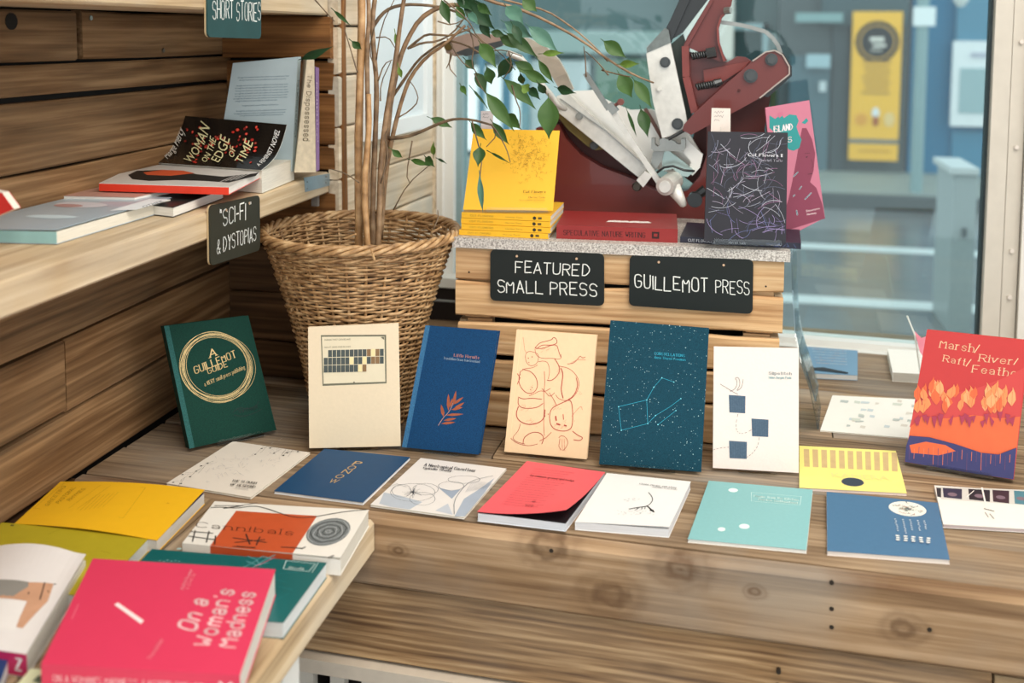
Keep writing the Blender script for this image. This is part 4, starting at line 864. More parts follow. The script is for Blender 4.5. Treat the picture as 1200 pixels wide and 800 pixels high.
plate([(806, 60), (840, 70), (852, 73), (864, 66), (874, 67), (883, 73), (870, 90), (850, 112), (826, 130), (814, 130)], YM-.012, .02, RED, 'lower_casting')
plate([(824, 82), (865, 74), (878, 72), (872, 80), (840, 100), (826, 100)], YM-.020, .01, RED2, 'lower_casting')
def spring(q0, q1, Y, r, n, name):
    a = aty(q0, Y); c = aty(q1, Y); d = c-a; dn = d.normalized(); u = V((0, 1, 0)); v = dn.cross(u); b = B()
    b.tube([a, c], r*.55, 8)
    b.tube([a+d*(i/(n*10))+(u*math.cos(i*.628)+v*math.sin(i*.628))*r*.8 for i in range(n*10+1)], r*.28, 5); return b.build(name, IRON, prs, smooth=True)
spring((810, 66), (829, 63), YM-.045, .0065, 7, 'threaded_bolt'); spring((816, 102), (838, 98), YM-.045, .0065, 8, 'coil_spring')
b = B(); a = aty((828, 63), YM-.045); c = aty((839, 61), YM-.045); b.tube([a, c], .0095, 6); b.build('bolt_head', IRON, prs)
b = B(); a = aty((838, 98), YM-.045); c = aty((846, 95), YM-.045); b.tube([a, c], [.0075, .005], 8); b.build('bolt_head', IRON, prs)
bar([(845, 26), (866, 29), (880, 32), (897, 37), (906, 45), (912, 54), (915, 63)], YM-.005, .0068, .008, STEEL2, 'hoop_handle')
b = B(); a = aty((852, 14), YM-.04); b.tube([a+V((-.004, 0, .002)), a+V((.006, -.004, .003))], .006, 8); b.build('small_bolt', STEEL2, prs)
bar([(801, 150), (812, 135)], YM-.05, .003, .006, IRON, 'pivot_pin')
b = B(); b.tube([aty((803, 152), YM-.055), aty((783, 163), YM-.055)], .003, 8); b.build('pivot_pin', IRON, prs)
arm = [(800, 153), (801.5, 146), (816, 130), (848, 101), (882, 71.5), (897, 61), (908, 59), (917, 64), (925, 78), (925, 87), (890, 115), (883, 119), (867, 128), (834, 145), (810, 158)]
plate(arm, YM-.065, .014, RED, 'front_arm'); bar([(882, 71.5), (897, 61), (908, 59), (917, 64), (925, 78), (925, 87), (890, 115)], YM-.068, .0022, .004, flat('a89a92', rough=.4, metal=.3), 'arm_edge')
plate([(905, 62), (918, 62), (928, 78), (928, 89), (900, 114), (893, 112)], YM-.046, .012, BLK, 'rear_arm')
bolt((879.7, 88.8), YM-.065, 7); bolt((904, 69.7), YM-.065, 6.2); bolt((866, 106), YM-.065, 1.5, 'stud', RDK, .003)
plate([(850, 120), (885, 118), (904, 108), (896, 150), (896, 170), (850, 170)], YM-.02, .02, RDK, 'rear_bracket')
# feed arm reaching left over the yellow display
plate([(521, 55), (526, 46), (548, 39), (574, 40), (590, 44), (588, 52), (568, 60), (546, 64), (533, 66), (523, 62)], 1.70, .014, flat('9d8679', rough=.45, metal=.3, noise=.25, nscale=40), 'feed_arm')
plate([(533, 62), (546, 57), (590, 47), (588, 54), (568, 61), (546, 66)], 1.695, .006, IRON, 'feed_arm_slot')
p = aty((526, 54), 1.70); b = B(); b.tube([p+V((0, .002, 0)), p-V((0, .005, 0))], .0075, 14); b.build('feed_arm_pivot', flat('5a4a22', rough=.4, metal=.5), prs)
outer = [(574, 40), (602, 41), (620, 45), (640, 55), (655, 70), (664, 86), (668, 96), (672, 104)]; inner = [(662, 112), (655, 104), (648, 92), (638, 76), (625, 64), (608, 56), (590, 53), (574, 50)]
b = B(); P_ = [aty(q, 1.70+.10*i/7) for i, q in enumerate(outer)]; Q_ = [aty(q, 1.70+.10*(7-i)/7) for i, q in enumerate(inner)][::-1]
for i in range(7): b.hexa([P_[i], P_[i+1], Q_[i+1], Q_[i], P_[i]+V((0, .012, 0)), P_[i+1]+V((0, .012, 0)), Q_[i+1]+V((0, .012, 0)), Q_[i]+V((0, .012, 0))])
b.build('curved_arm', flat('c2bcae', rough=.4, metal=.3, noise=.2, nscale=60), prs)
b = B(); P_ = [aty(q, 1.705+.08*i/6) for i, q in enumerate([(595, 62), (610, 68), (622, 82), (634, 98), (646, 112), (652, 122), (664, 128)])]
b.tube(P_, .0055, 8); b.build('inner_curve', STEEL, prs, smooth=True)
# ================================================================ CHALK SIGNS
def chalk_sign(P, th, lines, label, holes=(), dark='0e1715', edge='b9a27c', group='black chalkboard signs'):
    F = Face(P); o = empty('chalk_sign', F.c, label, 'sign', group)
    W, H = F.W, F.H; r = .008; pts = []
    for cxx, cyy, a0 in ((W-r, H-r, 0), (r, H-r, 90), (r, r, 180), (W-r, r, 270)):
        for k in range(5): a = math.radians(a0+k*22.5); pts.append(((cxx+r*math.cos(a))/W, (cyy+r*math.sin(a))/H))
    b = B(); b.prism([F.at(u, v, 0) for u, v in pts][::-1], -F.n*th*.5); b.build('board', flat(dark, rough=.6, noise=.15, nscale=30), o)
    b = B(); b.prism([F.at(u, v, -th*.5) for u, v in pts][::-1], -F.n*th*.5); b.build('board_edge', flat(edge, rough=.7), o)
    ik = Ink(F); ch = flat('e9ebe6', rough=.9, noise=.1, nscale=300)
    for t, p0, p1, p2 in lines: ik.text(t, p0, p1, p2, ch, 'chalk', .09)
    ik.build('chalk_lettering', o)
    for q in holes:
        u, v = F.uv(q); p = F.at(u, v, 0); b = B(); b.tube([p-F.n*.001, p+F.n*.0008], .0019, 8); b.build('screw', flat('c9a98a', rough=.5), o)
    return o
def crq(q, d=.0065): return atp(q, C0-cy*d, cn)
chalk_sign([crq((574.5, 352)), crq((574.5, 292)), crq((708, 297)), crq((708, 358.5))], .003, [('FEATURED', (604, 319), (690, 323), (604.5, 306)), ('SMALL PRESS', (583, 342), (699, 347), (583, 328))],
    'black chalk sign reading featured small press on the upper crate, left one', [(605.7, 300), (675.7, 303)])
chalk_sign([crq((737, 358)), crq((738, 299)), crq((883, 304)), crq((882, 368))], .003, [('GUILLEMOT', (744, 337), (829, 343), (744, 322)), ('PRESS', (839, 343), (878, 345), (839, 328))],
    'black chalk sign reading guillemot press on the upper crate, right one', [(772, 307), (848, 310.5)])
def shq(q, d=.006): return atx(q, XS+d)
chalk_sign([shq((247, 311.5)), shq((246, 241)), shq((304.5, 228.5)), shq((305, 293))], .005, [('"SCI-FI "', (258, 265), (294, 254), (258, 246)), ('& DYSTOPIAS', (254, 297), (300, 281), (254, 280))],
    'olive black chalk sign reading sci-fi and dystopias, hung on the lower shelf edge', [(265, 246), (292, 238)], dark='2b2c22')
chalk_sign([shq((243.5, 43.5)), shq((243, -22)), shq((306, -20)), shq((306, 45.5))], .005, [('SHORT STORIES', (249, 21), (305, 25), (249, 0))],
    'dark teal chalk sign reading short stories, hung on the top shelf edge', dark='1c4242')

# ================================================================ STANDING BOOKS ON THE LEDGE
ZB = ZL+.0055; D2 = math.radians
def ring(ik, cxy, r, m, wd, k, jit=.04):
    W, H = ik.F.W, ik.F.H
    for i in range(k):
        ox, oy = random.uniform(-jit, jit)*r, random.uniform(-jit, jit)*r; rr = r*random.uniform(.9, 1.08); a0 = random.random()*6; ec = random.uniform(-.05, .05)
        ik.stroke([((cxy[0]*W+ox+rr*(1+ec)*math.cos(a0+t*.1745))/W, (cxy[1]*H+oy+rr*(1-ec)*math.sin(a0+t*.1745))/H) for t in range(37)], wd, m, False)
# dark green guide
T = .02
o, F = book('dark green cloth hardback with thin gold rings, leaning in the left corner', standquad((222, 525.5), (324, 503.6), (192, 382), (291, 369.5), ZB, D2(13)), T, cloth('0b3a30'), hard=True, hinge_glint=cloth('2b5f5c'), spine_mat=cloth('0c352c'))  # hinge strip paler than the cover: spine highlight as colour
GOLD = flat('cdb07a', rough=.35, metal=.55, noise=.15, nscale=200)
ik = Ink(F); c = F.uv((254.5, 429.5)); r = abs(F.uv((297, 425))[0]-F.uv((211, 434))[0])/2*F.W
ring(ik, c, r*.90, GOLD, .0006, 11)
ik.text('A', (246, 419), (254, 416), (244, 408), GOLD, 'serif', .16); ik.text('GUILLEMOT', (229, 438), (277, 418), (226, 428), GOLD, 'serif', .15)
ik.text('GUIDE', (244, 438), (267, 429), (242, 430), GOLD, 'serif', .15); ik.text('a VERY small press publishing', (240, 452.5), (287, 432), (238.5, 447), GOLD, 'serif', .13)
bl = flat('0a1f1b', rough=.4); ik.stroke([(273, 483), (280, 477), (290, 479), (300, 476), (303, 470)], .0008, bl, smooth=1); ik.stroke([(274, 486), (284, 488), (298, 484), (307, 479)], .0007, bl, smooth=1); ik.text('Vintage', (280, 484), (302, 478), (279, 479), bl, 'serif', .13)
ik.build('cover_print', o); easel(F, T, 'clear plastic stand holding up the dark green hardback', ZL, .3, .85)
# cream card cover with grid
T = .006
o, F = book('cream softcover with a small grid of grey squares, standing before the basket', standquad((362.4, 525), (469.5, 522.5), (361, 383.6), (467, 379), ZB, D2(4)), T, flat('e6d5b8', rough=.75, noise=.04, nscale=200, bump=.15))
ik = Ink(F); g = '8d8a78'
ik.poly([(376, 392.5), (452.5, 392), (453, 449), (378, 452)], '6f6e5c'); ik.poly([(377.2, 394.5), (450.5, 394), (451.5, 447), (379.2, 449.5)], 'e3d8bc')
dk = '4a5352'
for r_, (n0, n1) in enumerate(((1, 14), (0, 14), (0, 10))):
    for i in range(n0, n1):
        xa = 379.5+i*5.05; ya = 410.2+r_*8.9-i*.12; col = dk
        if (r_, i) in ((0, 11), (1, 9), (2, 8), (1, 6)): col = 'f3dfa8'
        if (r_, i) in ((0, 12), (0, 10), (1, 11), (2, 9), (1, 12)): col = '8a6c4a'
        ik.poly([(xa, ya), (xa+4.5, ya-.1), (xa+4.5, ya+8.1), (xa, ya+8.2)], col)
ik.text('THINGS THAT CAN BE SAID', (380, 399), (411, 398), (380, 397), g); ik.text('ABOUT GRIDS AND BLOCKS', (380, 407.5), (411, 406.5), (380, 405.8), g)
ik.poly([(446, 394.5), (450, 394.3), (450.3, 398)], '6f6e5c'); ik.ell((415, 447.5), .001, .001, '4a4a3c', px=True)
ik.build('cover_print', o); easel(F, T, 'clear plastic stand behind the cream grid softcover', ZL, reach=.025, lip=False)
# deep blue hardback
T = .014
o, F = book('deep blue cloth hardback with a copper leaf sprig, leaning beside the cream grid book', standquad((471, 523.7), (560.7, 532.5), (498.7, 381), (584, 387.5), ZB, D2(16)), T, cloth('0d406b'), hard=True, hinge_glint=cloth('3a6f98'), spine_mat=cloth('2f6086'))  # lighter hinge strip carries a painted highlight
COP = flat('a85a3c', rough=.35, metal=.5, noise=.3, nscale=250); ik = Ink(F)
ik.text('Little Hermits', (532, 417.5), (561.5, 420.5), (532.5, 413.5), flat('c98a78', rough=.5), 'serif', .15); ik.text('Translations Drawn from Greenland', (520, 420.7), (562, 425), (520.3, 417.2), flat('9fb4c4', rough=.5), 'serif', .13)
q = lambda x, y: (460+x/4, 360+y/4)
ik.stroke([q(215, 553), q(235, 520), q(265, 490), q(285, 450), q(297, 395)], .0006, flat('d8a893', rough=.4), smooth=1)
for a, t_, wd in ((q(262, 485), q(262, 405), 5), (q(285, 460), q(298, 390), 4.5), (q(240, 515), q(228, 455), 5), (q(285, 455), q(333, 420), 4), (q(283, 480), q(338, 445), 4.5), (q(275, 480), q(330, 468), 4), (q(250, 505), q(333, 500), 4), (q(240, 530), q(300, 520), 4), (q(228, 545), q(295, 538), 4), (q(270, 470), q(282, 425), 4)):
    dx, dy = t_[0]-a[0], t_[1]-a[1]; l = math.hypot(dx, dy); nx, ny = -dy/l, dx/l
    ik.poly([a, (a[0]+dx*.35+nx*wd/2.6, a[1]+dy*.35+ny*wd/2.6), (a[0]+dx*.7+nx*wd/3.4, a[1]+dy*.7+ny*wd/3.4), t_, (a[0]+dx*.7-nx*wd/3.4, a[1]+dy*.7-ny*wd/3.4), (a[0]+dx*.35-nx*wd/2.6, a[1]+dy*.35-ny*wd/2.6)], COP)
ik.build('cover_print', o); easel(F, T, 'clear plastic stand behind the deep blue hardback', ZL, lip=False)
# cream hardback with red drawing
T = .012
o, F = book('peach cream hardback with a red line drawing of rounded figures, before the crates', standquad((591, 529), (687.5, 538), (605.5, 386), (699.5, 392.5), ZB, D2(13)), T, flat('f0cfa6', rough=.7, noise=.05, nscale=150, bump=.1), hard=True)
ik = Ink(F); rl = flat('b5483f', rough=.7, noise=.3, nscale=200); rp = flat('cf7a66', rough=.7, noise=.2, nscale=200)
def C(*a): return [q(x, y) for x, y in a]
for pts, w_ in ((((668,190),(690,165),(725,158),(750,150),(748,145),(760,140),(772,155),(770,170),(745,178),(700,175),(675,195)),3),(((668,190),(700,195),(740,178),(772,175),(778,205),(790,235)),3),(((668,195),(672,225),(700,240),(750,238),(790,245),(790,220)),2),
    (((625,215),(640,205),(665,210),(685,220),(683,250),(670,270),(645,275),(628,260),(622,235),(625,215)),2),(((612,140),(620,200),(628,215)),1.5),(((683,255),(710,250),(730,260),(738,300),(730,335)),2),(((600,300),(625,285),(655,285),(680,270)),2),
    (((600,300),(590,340),(600,375),(630,405),(665,400),(682,370),(675,330),(650,300),(610,290)),3),(((585,310),(598,330),(585,360)),3),(((640,415),(665,405),(690,390),(715,395),(740,380)),2),(((590,420),(610,430),(650,425),(700,430)),3),(((590,425),(588,460),(620,475),(680,470),(705,450)),3),
    (((590,465),(578,500),(590,530),(630,550),(680,545),(712,520),(715,480)),4),(((600,545),(590,580),(560,610),(580,630),(620,640)),2),(((545,600),(560,620),(590,640),(640,650),(680,640)),2),(((612,640),(615,610),(650,585),(690,585),(712,610),(700,640)),3),
    (((760,240),(780,270),(785,300),(765,330),(740,345),(725,340)),3),(((782,275),(830,285),(865,320),(878,360),(860,410),(820,440),(780,430),(765,410)),2),(((790,285),(800,310),(795,350),(790,390),(800,425)),4),(((862,330),(870,370),(850,415),(820,435)),3),
    (((712,300),(715,360),(708,400),(712,470),(708,540),(712,600)),2),(((820,265),(850,262),(870,240),(880,225),(890,238),(905,232)),2),(((835,262),(865,245),(905,245)),1.5),(((740,485),(755,465),(800,445),(835,430),(845,470),(845,560),(820,580),(775,578),(745,560),(735,520),(740,485)),3),
    (((765,510),(768,530)),6),(((770,545),(785,550)),7),(((800,500),(802,525)),3),(((805,552),(815,555)),6),(((840,510),(865,480),(885,460),(890,480)),1.5),(((845,580),(870,600),(895,610),(880,625),(850,620)),3),(((780,610),(790,600),(810,605),(825,630),(815,655),(800,670)),2),
    (((785,615),(780,650),(790,668)),2),(((795,615),(797,670)),1.5),(((805,615),(808,672)),1.5),(((735,400),(755,430),(770,460)),2),(((700,380),(720,400),(738,420),(760,400)),2),(((745,585),(720,610),(690,625)),2)):
    ik.stroke(C(*pts), w_*.00032, rl if w_ > 1.6 else rp, smooth=2)
for cx_, cy_ in ((637,238),(655,232),(640,258),(598,315),(648,385),(655,375),(730,500),(715,510)): ik.ell(q(cx_, cy_), .0007, .0009, rl, 8, px=True)
for _ in range(70):   # crayon shading
    bx, by = random.choice(((650,540),(620,470),(800,300),(860,400),(720,195),(660,390),(760,470),(800,560))); x = bx+random.gauss(0, 18); y = by+random.gauss(0, 10); ik.stroke([q(x, y), q(x+random.uniform(6, 14), y-random.uniform(2, 12))], .00022, rp)
ik.build('cover_print', o); easel(F, T, 'clear plastic stand behind the red line drawing hardback', ZL, lip=False)
# teal constellation hardback
T = .016
o, F = book('tall dark teal speckled hardback with a pale blue constellation drawing, before the crates', standquad((702, 543.6), (821.8, 553), (715.4, 375.6), (831, 384.7), ZB, D2(13)), T, cloth('0f4152', 'bfe3e6'), hard=True, spine_mat=cloth('0f4152'))
ik = Ink(F); cy_ = '35b3d0'; q = lambda x, y: (500+x*.4126, 230+y*.4126)
for pts in (((545,597),(625,578),(628,645),(553,664),(545,597)),((625,578),(645,542),(668,515),(702,527)),((628,645),(650,622),(690,598),(722,574)),((657,648),(680,630),(708,608))): ik.stroke([q(*p) for p in pts], .00045, cy_)
for p in ((545,597),(625,578),(628,645),(553,664),(645,542),(668,515),(702,527),(650,622),(722,574),(657,648),(708,608)): ik.ell(q(*p), .0009, .0009, '7fd8e8', 8, px=True)
ik.text('CONSTELLATIONS', q(647, 449), q(733, 456), q(647.5, 440), cy_, 'serif', .15); ik.text('Anne Thorne Freeman', q(647, 460), q(735, 467), q(647.5, 452), cy_, 'serif', .15)
ik.build('cover_print', o); easel(F, T, 'clear plastic stand behind the dark teal speckled hardback', ZL, reach=.06)
# white stitch cover
T = .005
o, F = book('pale pinkish white softcover with three grey blue stitched squares, right of the teal hardback', standquad((835.4, 548), (936, 554), (836.5, 406), (936, 408), ZB, D2(12)), T, flat('e9dcd4', rough=.8, noise=.04, nscale=300, bump=.15))
ik = Ink(F); q = lambda x, y: (800+x*.3376, 370+y*.3376); sq = flat('4b6074', rough=.8, noise=.3, nscale=400); tk = '5b4742'
for x0, y0, x1, y1 in ((160, 274, 218, 338), (239, 356, 298, 420), (161, 433, 223, 496)):
    ik.poly([q(x0, y0), q(x1, y0+4), q(x1-1, y1), q(x0+2, y1-3)], sq)
    for k in range(7): xx = x0+6+k*(x1-x0-10)/6.5; ik.stroke([q(xx, y0+6), q(xx+1, y1-6)], .0003, '3d5062')
ik.stroke([q(*p) for p in ((192,272),(172,262),(150,248),(130,236))], .0005, tk, smooth=1); ik.stroke([q(*p) for p in ((165,262),(185,252),(190,225),(180,215),(195,212),(200,240),(185,262),(205,250),(210,220))], .0005, tk, smooth=2)
def dash(p, n, col='6b5650'):
    for i in range(n):
        if i % 2 == 0:
            t0, t1 = i/n, (i+1)/n
            def bez(t): return tuple((1-t)**3*p[0][k]+3*(1-t)**2*t*p[1][k]+3*(1-t)*t*t*p[2][k]+t**3*p[3][k] for k in (0, 1))
            ik.stroke([q(*bez(t0)), q(*bez(t1))], .0005, col)
dash(((192, 340), (175, 400), (190, 425), (238, 395)), 17); dash(((265, 422), (265, 460), (240, 480), (222, 490)), 13); dash(((108, 464), (120, 458), (145, 456), (160, 455)), 9)
ik.text('Slipstitch', q(299, 203), q(378, 204), q(299, 192), '35606a', 'serif', .16); ik.text('Helen Morgan Poole', q(299, 217), q(377, 218), q(299, 208), '3f9aa6', 'serif', .15)
ik.build('cover_print', o); easel(F, T, 'clear plastic stand behind the stitched squares softcover', ZL, reach=.045, lip=False)
# red orange large softcover at right
T = .016
P = standquad((1060, 541), (1188, 562), (1086.3, 386.2), (1207, 399), ZB, D2(12))
o, F = book('large red softcover with orange flame leaves and serif title, at the right edge', P, T, flat('c02a26', rough=.35, noise=.05, coat=.2), pages='d9c99a')
ik = Ink(F); tc_ = 'f0c9a0'
ik.text('Marsh', (1101, 407), (1141, 412.5), (1103, 396), tc_, 'serif', .12); ik.stroke([(1142, 413), (1148, 404)], .0012, tc_)
ik.text('River', (1147, 423), (1186, 427), (1149, 413), tc_, 'serif', .12); ik.stroke([(1188, 427), (1193, 420)], .0012, tc_)
ik.text('Raft', (1105, 423), (1131, 428), (1107, 414), tc_, 'serif', .12); ik.stroke([(1132, 429), (1138, 421)], .0012, tc_)
ik.text('Feather', (1139, 436), (1198, 442), (1141, 425.5), tc_, 'serif', .12)
ik.poly([(1074, 470), (1090, 466), (1120, 460), (1150, 453), (1180, 441), (1201.5, 430), (1190, 545), (1066, 500)], flat('c93a35', rough=.35, noise=.03, coat=.2))
ORG = flat('ea8a4e', rough=.4, noise=.1, nscale=60, coat=.2); ORD = flat('e0622f', rough=.4, noise=.1, nscale=60, coat=.2)
ik.poly([(1067, 500), (1080, 488), (1110, 490), (1140, 486), (1170, 490), (1195.5, 488), (1189, 548), (1062, 527)], ORD)
for i in range(46):
    x = 1074+random.random()*112; y = 486-random.random()*26*(1 if x < 1190 else .6); hh = random.uniform(14, 22); ww = random.uniform(4, 7.5); ln = random.uniform(-4, 4)
    ik.poly([(x, y), (x-ww*.8, y-hh*.3), (x-ww*.75+ln*.3, y-hh*.6), (x+ln*.7, y-hh*.88), (x+ln, y-hh*1.05), (x+ww*.6+ln*.4, y-hh*.7), (x+ww*.75, y-hh*.35)], (ORG, ORD, flat('f2a067', rough=.4, noise=.08, coat=.2), ORG)[i % 4])
    ik.stroke([(x, y), (x+ln*.6, y-hh*.8)], .0004, 'c2503a')
for i in range(26):
    x = 1072+random.random()*116; y = 494+random.random()*8; ik.poly([(x, y), (x-3, y-random.uniform(6, 14)), (x+3, y-random.uniform(6, 14))], 'a83a52')
ik.poly([(1062, 522), (1066, 510), (1090, 512), (1120, 520), (1150, 530), (1170, 532), (1191, 524), (1187.5, 561), (1140, 554), (1060.5, 540.5)], '3c3d6e')
ik.poly([(1066, 521), (1085, 517), (1108, 521), (1120, 528), (1100, 533), (1068, 530)], ORD)
for i in range(22):
    x = 1066+i*5.6; y0 = 520+random.random()*6+i*.5; ik.stroke([(x, y0), (x-.6, y0+random.uniform(8, 22))], .0006, 'e07a50' if i % 2 else '6c4a6e')
ik.build('cover_print', o)
grid_sheet(Face(P), -T+.0006, -.001, 1, 1, False, .97, 1.0, .003, .997).build('yellow_fore_edge', flat('b9a04a', rough=.6), o)
easel(F, T, 'clear plastic stand holding up the large red softcover', ZL, .2, .82)

# ================================================================ FLAT PAMPHLETS AND BOOKS ON THE LEDGE
def flatb(label, q4, T, cov, **k): return book(label, flatquad(*q4, k.pop('z', ZL)+T), T, cov, **k)
o, F = flatb('white pamphlet with black berry sprigs, lying nearest the green hardback', [(195, 566), (273, 516.8), (363.6, 530), (294, 582.5)], .003, flat('e6ded2', rough=.7, noise=.03), spine='l', pamphlet=True)
ik = Ink(F); q = lambda x, y: (180+x*.3, 350+y*.3)
for k in range(13):
    t = k/12
    for (ax, ay), (bx, by), sg in (((80, 715), (215, 640), 1), ((415, 575), (560, 600), 1)):
        x, y = ax+(bx-ax)*t, ay+(by-ay)*t; dx, dy = random.uniform(-18, 8), random.uniform(-4, 34)
        ik.stroke([q(x+20, y-5), q(x+dx, y+dy)], .0003, '55504a'); 
        if k % 2 == 0: ik.ell(q(x+dx, y+dy), .0016, .0016, '1b1a1c', 8, px=True)
for _ in range(60):
    x = random.uniform(200, 520); y = 690-(x-200)*.28+random.uniform(-55, 40); ik.stroke([q(x, y), q(x+random.uniform(-14, 14), y+random.uniform(-8, 8)), q(x+random.uniform(-5, 20), y+random.uniform(-12, 10))], .0003, 'b4b2b4')
ik.text('THE SLOUGH', q(305, 718), q(400, 728), q(311, 709), '2a2624', 'serif', .16); ik.text('OF DESPOND', q(300, 733), q(395, 743), q(306, 724), '2a2624', 'serif', .16); ik.text('Christian Robinson', q(318, 744), q(368, 750), q(321, 739), '7a7470')
ik.build('cover_print', o)
o, F = flatb('deep blue pamphlet with gold letters falling crookedly, second in the front row', [(321, 575), (380.4, 525.5), (480.9, 535.4), (425.4, 588.5)], .004, flat('17466e', rough=.6, noise=.06), pamphlet=True, pages='eef0f2', back=flat('eef0f2'))
ik = Ink(F)
for t, (x, y) in (('P', (411.5, 544.6)), ('O', (404.8, 549.6)), ('N', (399, 554.2)), ('O', (390.8, 559.8)), ('W', (384, 565.4))):
    ik.text(t, (x, y), (x+9.5, y+1), (x+5.5, y-4.6), GOLD, 'sans')
ik.build('cover_print', o)
o, F = flatb('white pamphlet with blue grey flowers and leaves, third in the front row', [(433.9, 591), (493, 536.4), (593.6, 548.7), (543.8, 605.8)], .003, flat('e8e4e0', rough=.6, noise=.03), pamphlet=True)
ik = Ink(F); q = lambda x, y: (300+x*.375, 500+y*.375)
ik.poly([q(620, 280), q(650, 225), q(690, 200), q(745, 160), q(715, 205), q(652, 280)], 'aab6c6'); ik.poly([q(385, 240), q(400, 205), q(450, 215), q(520, 235), q(480, 258), q(420, 250)], 'b9c2cd'); ik.poly([q(570, 190), q(610, 200), q(640, 195), q(612, 225)], '9eabbd'); ik.poly([q(560, 262), q(600, 240), q(615, 275)], 'c3cad4')
for cx_, cy_, rx, ry in ((490, 205, 70, 28), (455, 200, 30, 20), (520, 225, 40, 20), (530, 195, 40, 18), (650, 165, 50, 12), (610, 185, 40, 14)): ik.stroke([q(cx_+rx*math.cos(t*.35), cy_+ry*math.sin(t*.35)*1.0) for t in range(19)], .0005, '4d5560')
for _ in range(26): x = random.gauss(490, 16); y = random.gauss(205, 8); ik.stroke([q(490, 205), q(x, y)], .0004, '3a414c')
for k in range(12): ik.stroke([q(680+k*6, 168+k*1), q(655+k*5, 205-k*1)], .0003, '7a828e')
ik.stroke([q(620, 275), q(618, 235), q(640, 200), q(670, 170), q(740, 155)], .0007, '59616e', smooth=1); ik.stroke([q(415, 190), q(440, 180), q(470, 190)], .0006, '59616e')
ik.text('A Neotropical Gazetteer', q(525, 124), q(685, 143), q(530, 114), '3a3a40', 'serif', .16); ik.text('Spindle Shelly', q(522, 133), q(610, 142), q(525, 126), '3a3a40', 'serif', .15)
ik.build('cover_print', o)
COR = flat('f2626a', rough=.6, noise=.04)
T = .011
o, F = book('coral pink paperback, its front cover lifting at the near corner', flatquad((559.5, 601), (617.5, 540), (709, 553), (663, 613), ZL+T), T, COR, spine='t', lift=lambda u, v: .017*max(0, 1-v)**2*(.08+.92*u*u)+.001*(1-v), pages='dfe3ea', back=flat('e3e5ea'))
ik = Ink(F); q = lambda x, y: (540+x*.25, 500+y*.25); dr = 'a83a44'
for i in range(17):
    x0, y0 = 345-i*9.6, 196+i*10.2; ik.text('commons of verse and letter pressed', q(x0, y0+2), q(x0+185-((i*37) % 5)*8, y0+22-((i*37) % 5)), q(x0+3, y0-1.5), dr)
ik.text('by common ground and hedge', q(325, 232), q(530, 258), q(332, 221), '7d2a33', 'serif', .14)
ik.ell(q(342, 352), .0028, .0022, dr, 12, px=True); ik.text('ppp', q(303, 372), q(342, 375), q(306, 362), dr)
ik.build('cover_print', o)
b = B(); vs = grid_sheet(Face(flatquad((559.5, 600), (617.5, 540), (709, 553), (663, 613), ZL+T)), -.00075, -.00062, 1, 1, False, .004, .997, .004, .99); vs.build('black_endpaper', flat('111216', rough=.6), o)
T = .011
o, F = book('thick white paperback with a small black ink insect drawing, right of the coral book', flatquad((674, 611), (711, 554), (809.5, 564), (784, 620), ZL+T), T, flat('efeeec', rough=.55, noise=.02), spine='l', lift=lambda u, v: .0035*max(0, 1-v)**3*u, pages='e4e4e6')
ik = Ink(F); ik.stroke([q(880, 308), q(895, 325), q(900, 345), q(885, 365), q(868, 372)], .0011, '2a2a2a', smooth=1); ik.stroke([q(790, 386), q(820, 380), q(850, 376), q(875, 372), (540+905*.25, 600)], .0022, '1d1d1f'); ik.ell(q(895, 392), .0032, .0024, '161618', 10, px=True, rot=-.6)
for a, c_ in (((830, 378), (825, 388)), ((850, 376), (848, 388)), ((865, 374), (862, 386)), ((840, 378), (815, 392))): ik.stroke([q(*a), q(*c_)], .0009, '2a2a2a')
for _ in range(30): x = random.uniform(730, 900); y = random.uniform(392, 415); ik.stroke([q(x, y), q(x+random.uniform(4, 10), y+random.uniform(-3, 3))], .0005, '9a9a9a')
for _ in range(14): x = random.uniform(760, 830); y = random.uniform(338, 352); ik.stroke([q(x, y), q(x+random.uniform(4, 10), y+random.uniform(-3, 3))], .0004, '6a6a6a')
ik.text('Cinder Heaps and other', q(838, 272), q(1012, 291), q(840, 266), '55504e', 'serif', .16); ik.text('Robin Carson', q(900, 287), q(1012, 298), q(902, 281), '77726e', 'serif', .15)
ik.build('cover_print', o)
o, F = flatb('pale turquoise booklet with three small white spots, in the front row', [(806, 631), (830.6, 563), (952.5, 573.5), (945, 644)], .005, flat('84babc', rough=.6, noise=.05, nscale=200), pamphlet=True, pages='e8e6e0', back=flat('e9e4dc'))
ik = Ink(F); q = lambda x, y: (780+x*.375, 500+y*.375)
for c, rx, ry in (((211, 198), .0065, .0065), ((246, 311), .0065, .007), ((175, 320), .0048, .0055)): ik.ell(q(*c), rx, ry, 'dff2ee', px=True)
for a, c_ in (((268, 205), (424, 218)), ((424, 218), (420, 245)), ((420, 245), (268, 232)), ((268, 232), (268, 205))): ik.stroke([q(*a), q(*c_)], .0005, 'd8efe9')
ik.text('Poems from the Kitchen', q(276, 219), q(415, 232), q(277, 211), 'd8efe9', 'serif', .15); ik.text('Marina Sutherland', q(290, 229), q(412, 241), q(291, 222), 'd8efe9', 'serif', .15); ik.build('cover_print', o)
o, F = flatb('steel blue booklet with a pale oval map and columns of white marks, front row', [(969.4, 645), (968.6, 576), (1098.8, 588.9), (1113, 655.6)], .006, flat('446f92', rough=.6, noise=.06, nscale=120), pamphlet=True, pages='e8ded6', back=flat('e8ded6'))
ik = Ink(F); q = lambda x, y: (980+x*.18755, 560+y*.18755); c = F.uv(q(445, 192)); ik.ell(c, .0235, .0225, 'e6e6dc', 28)
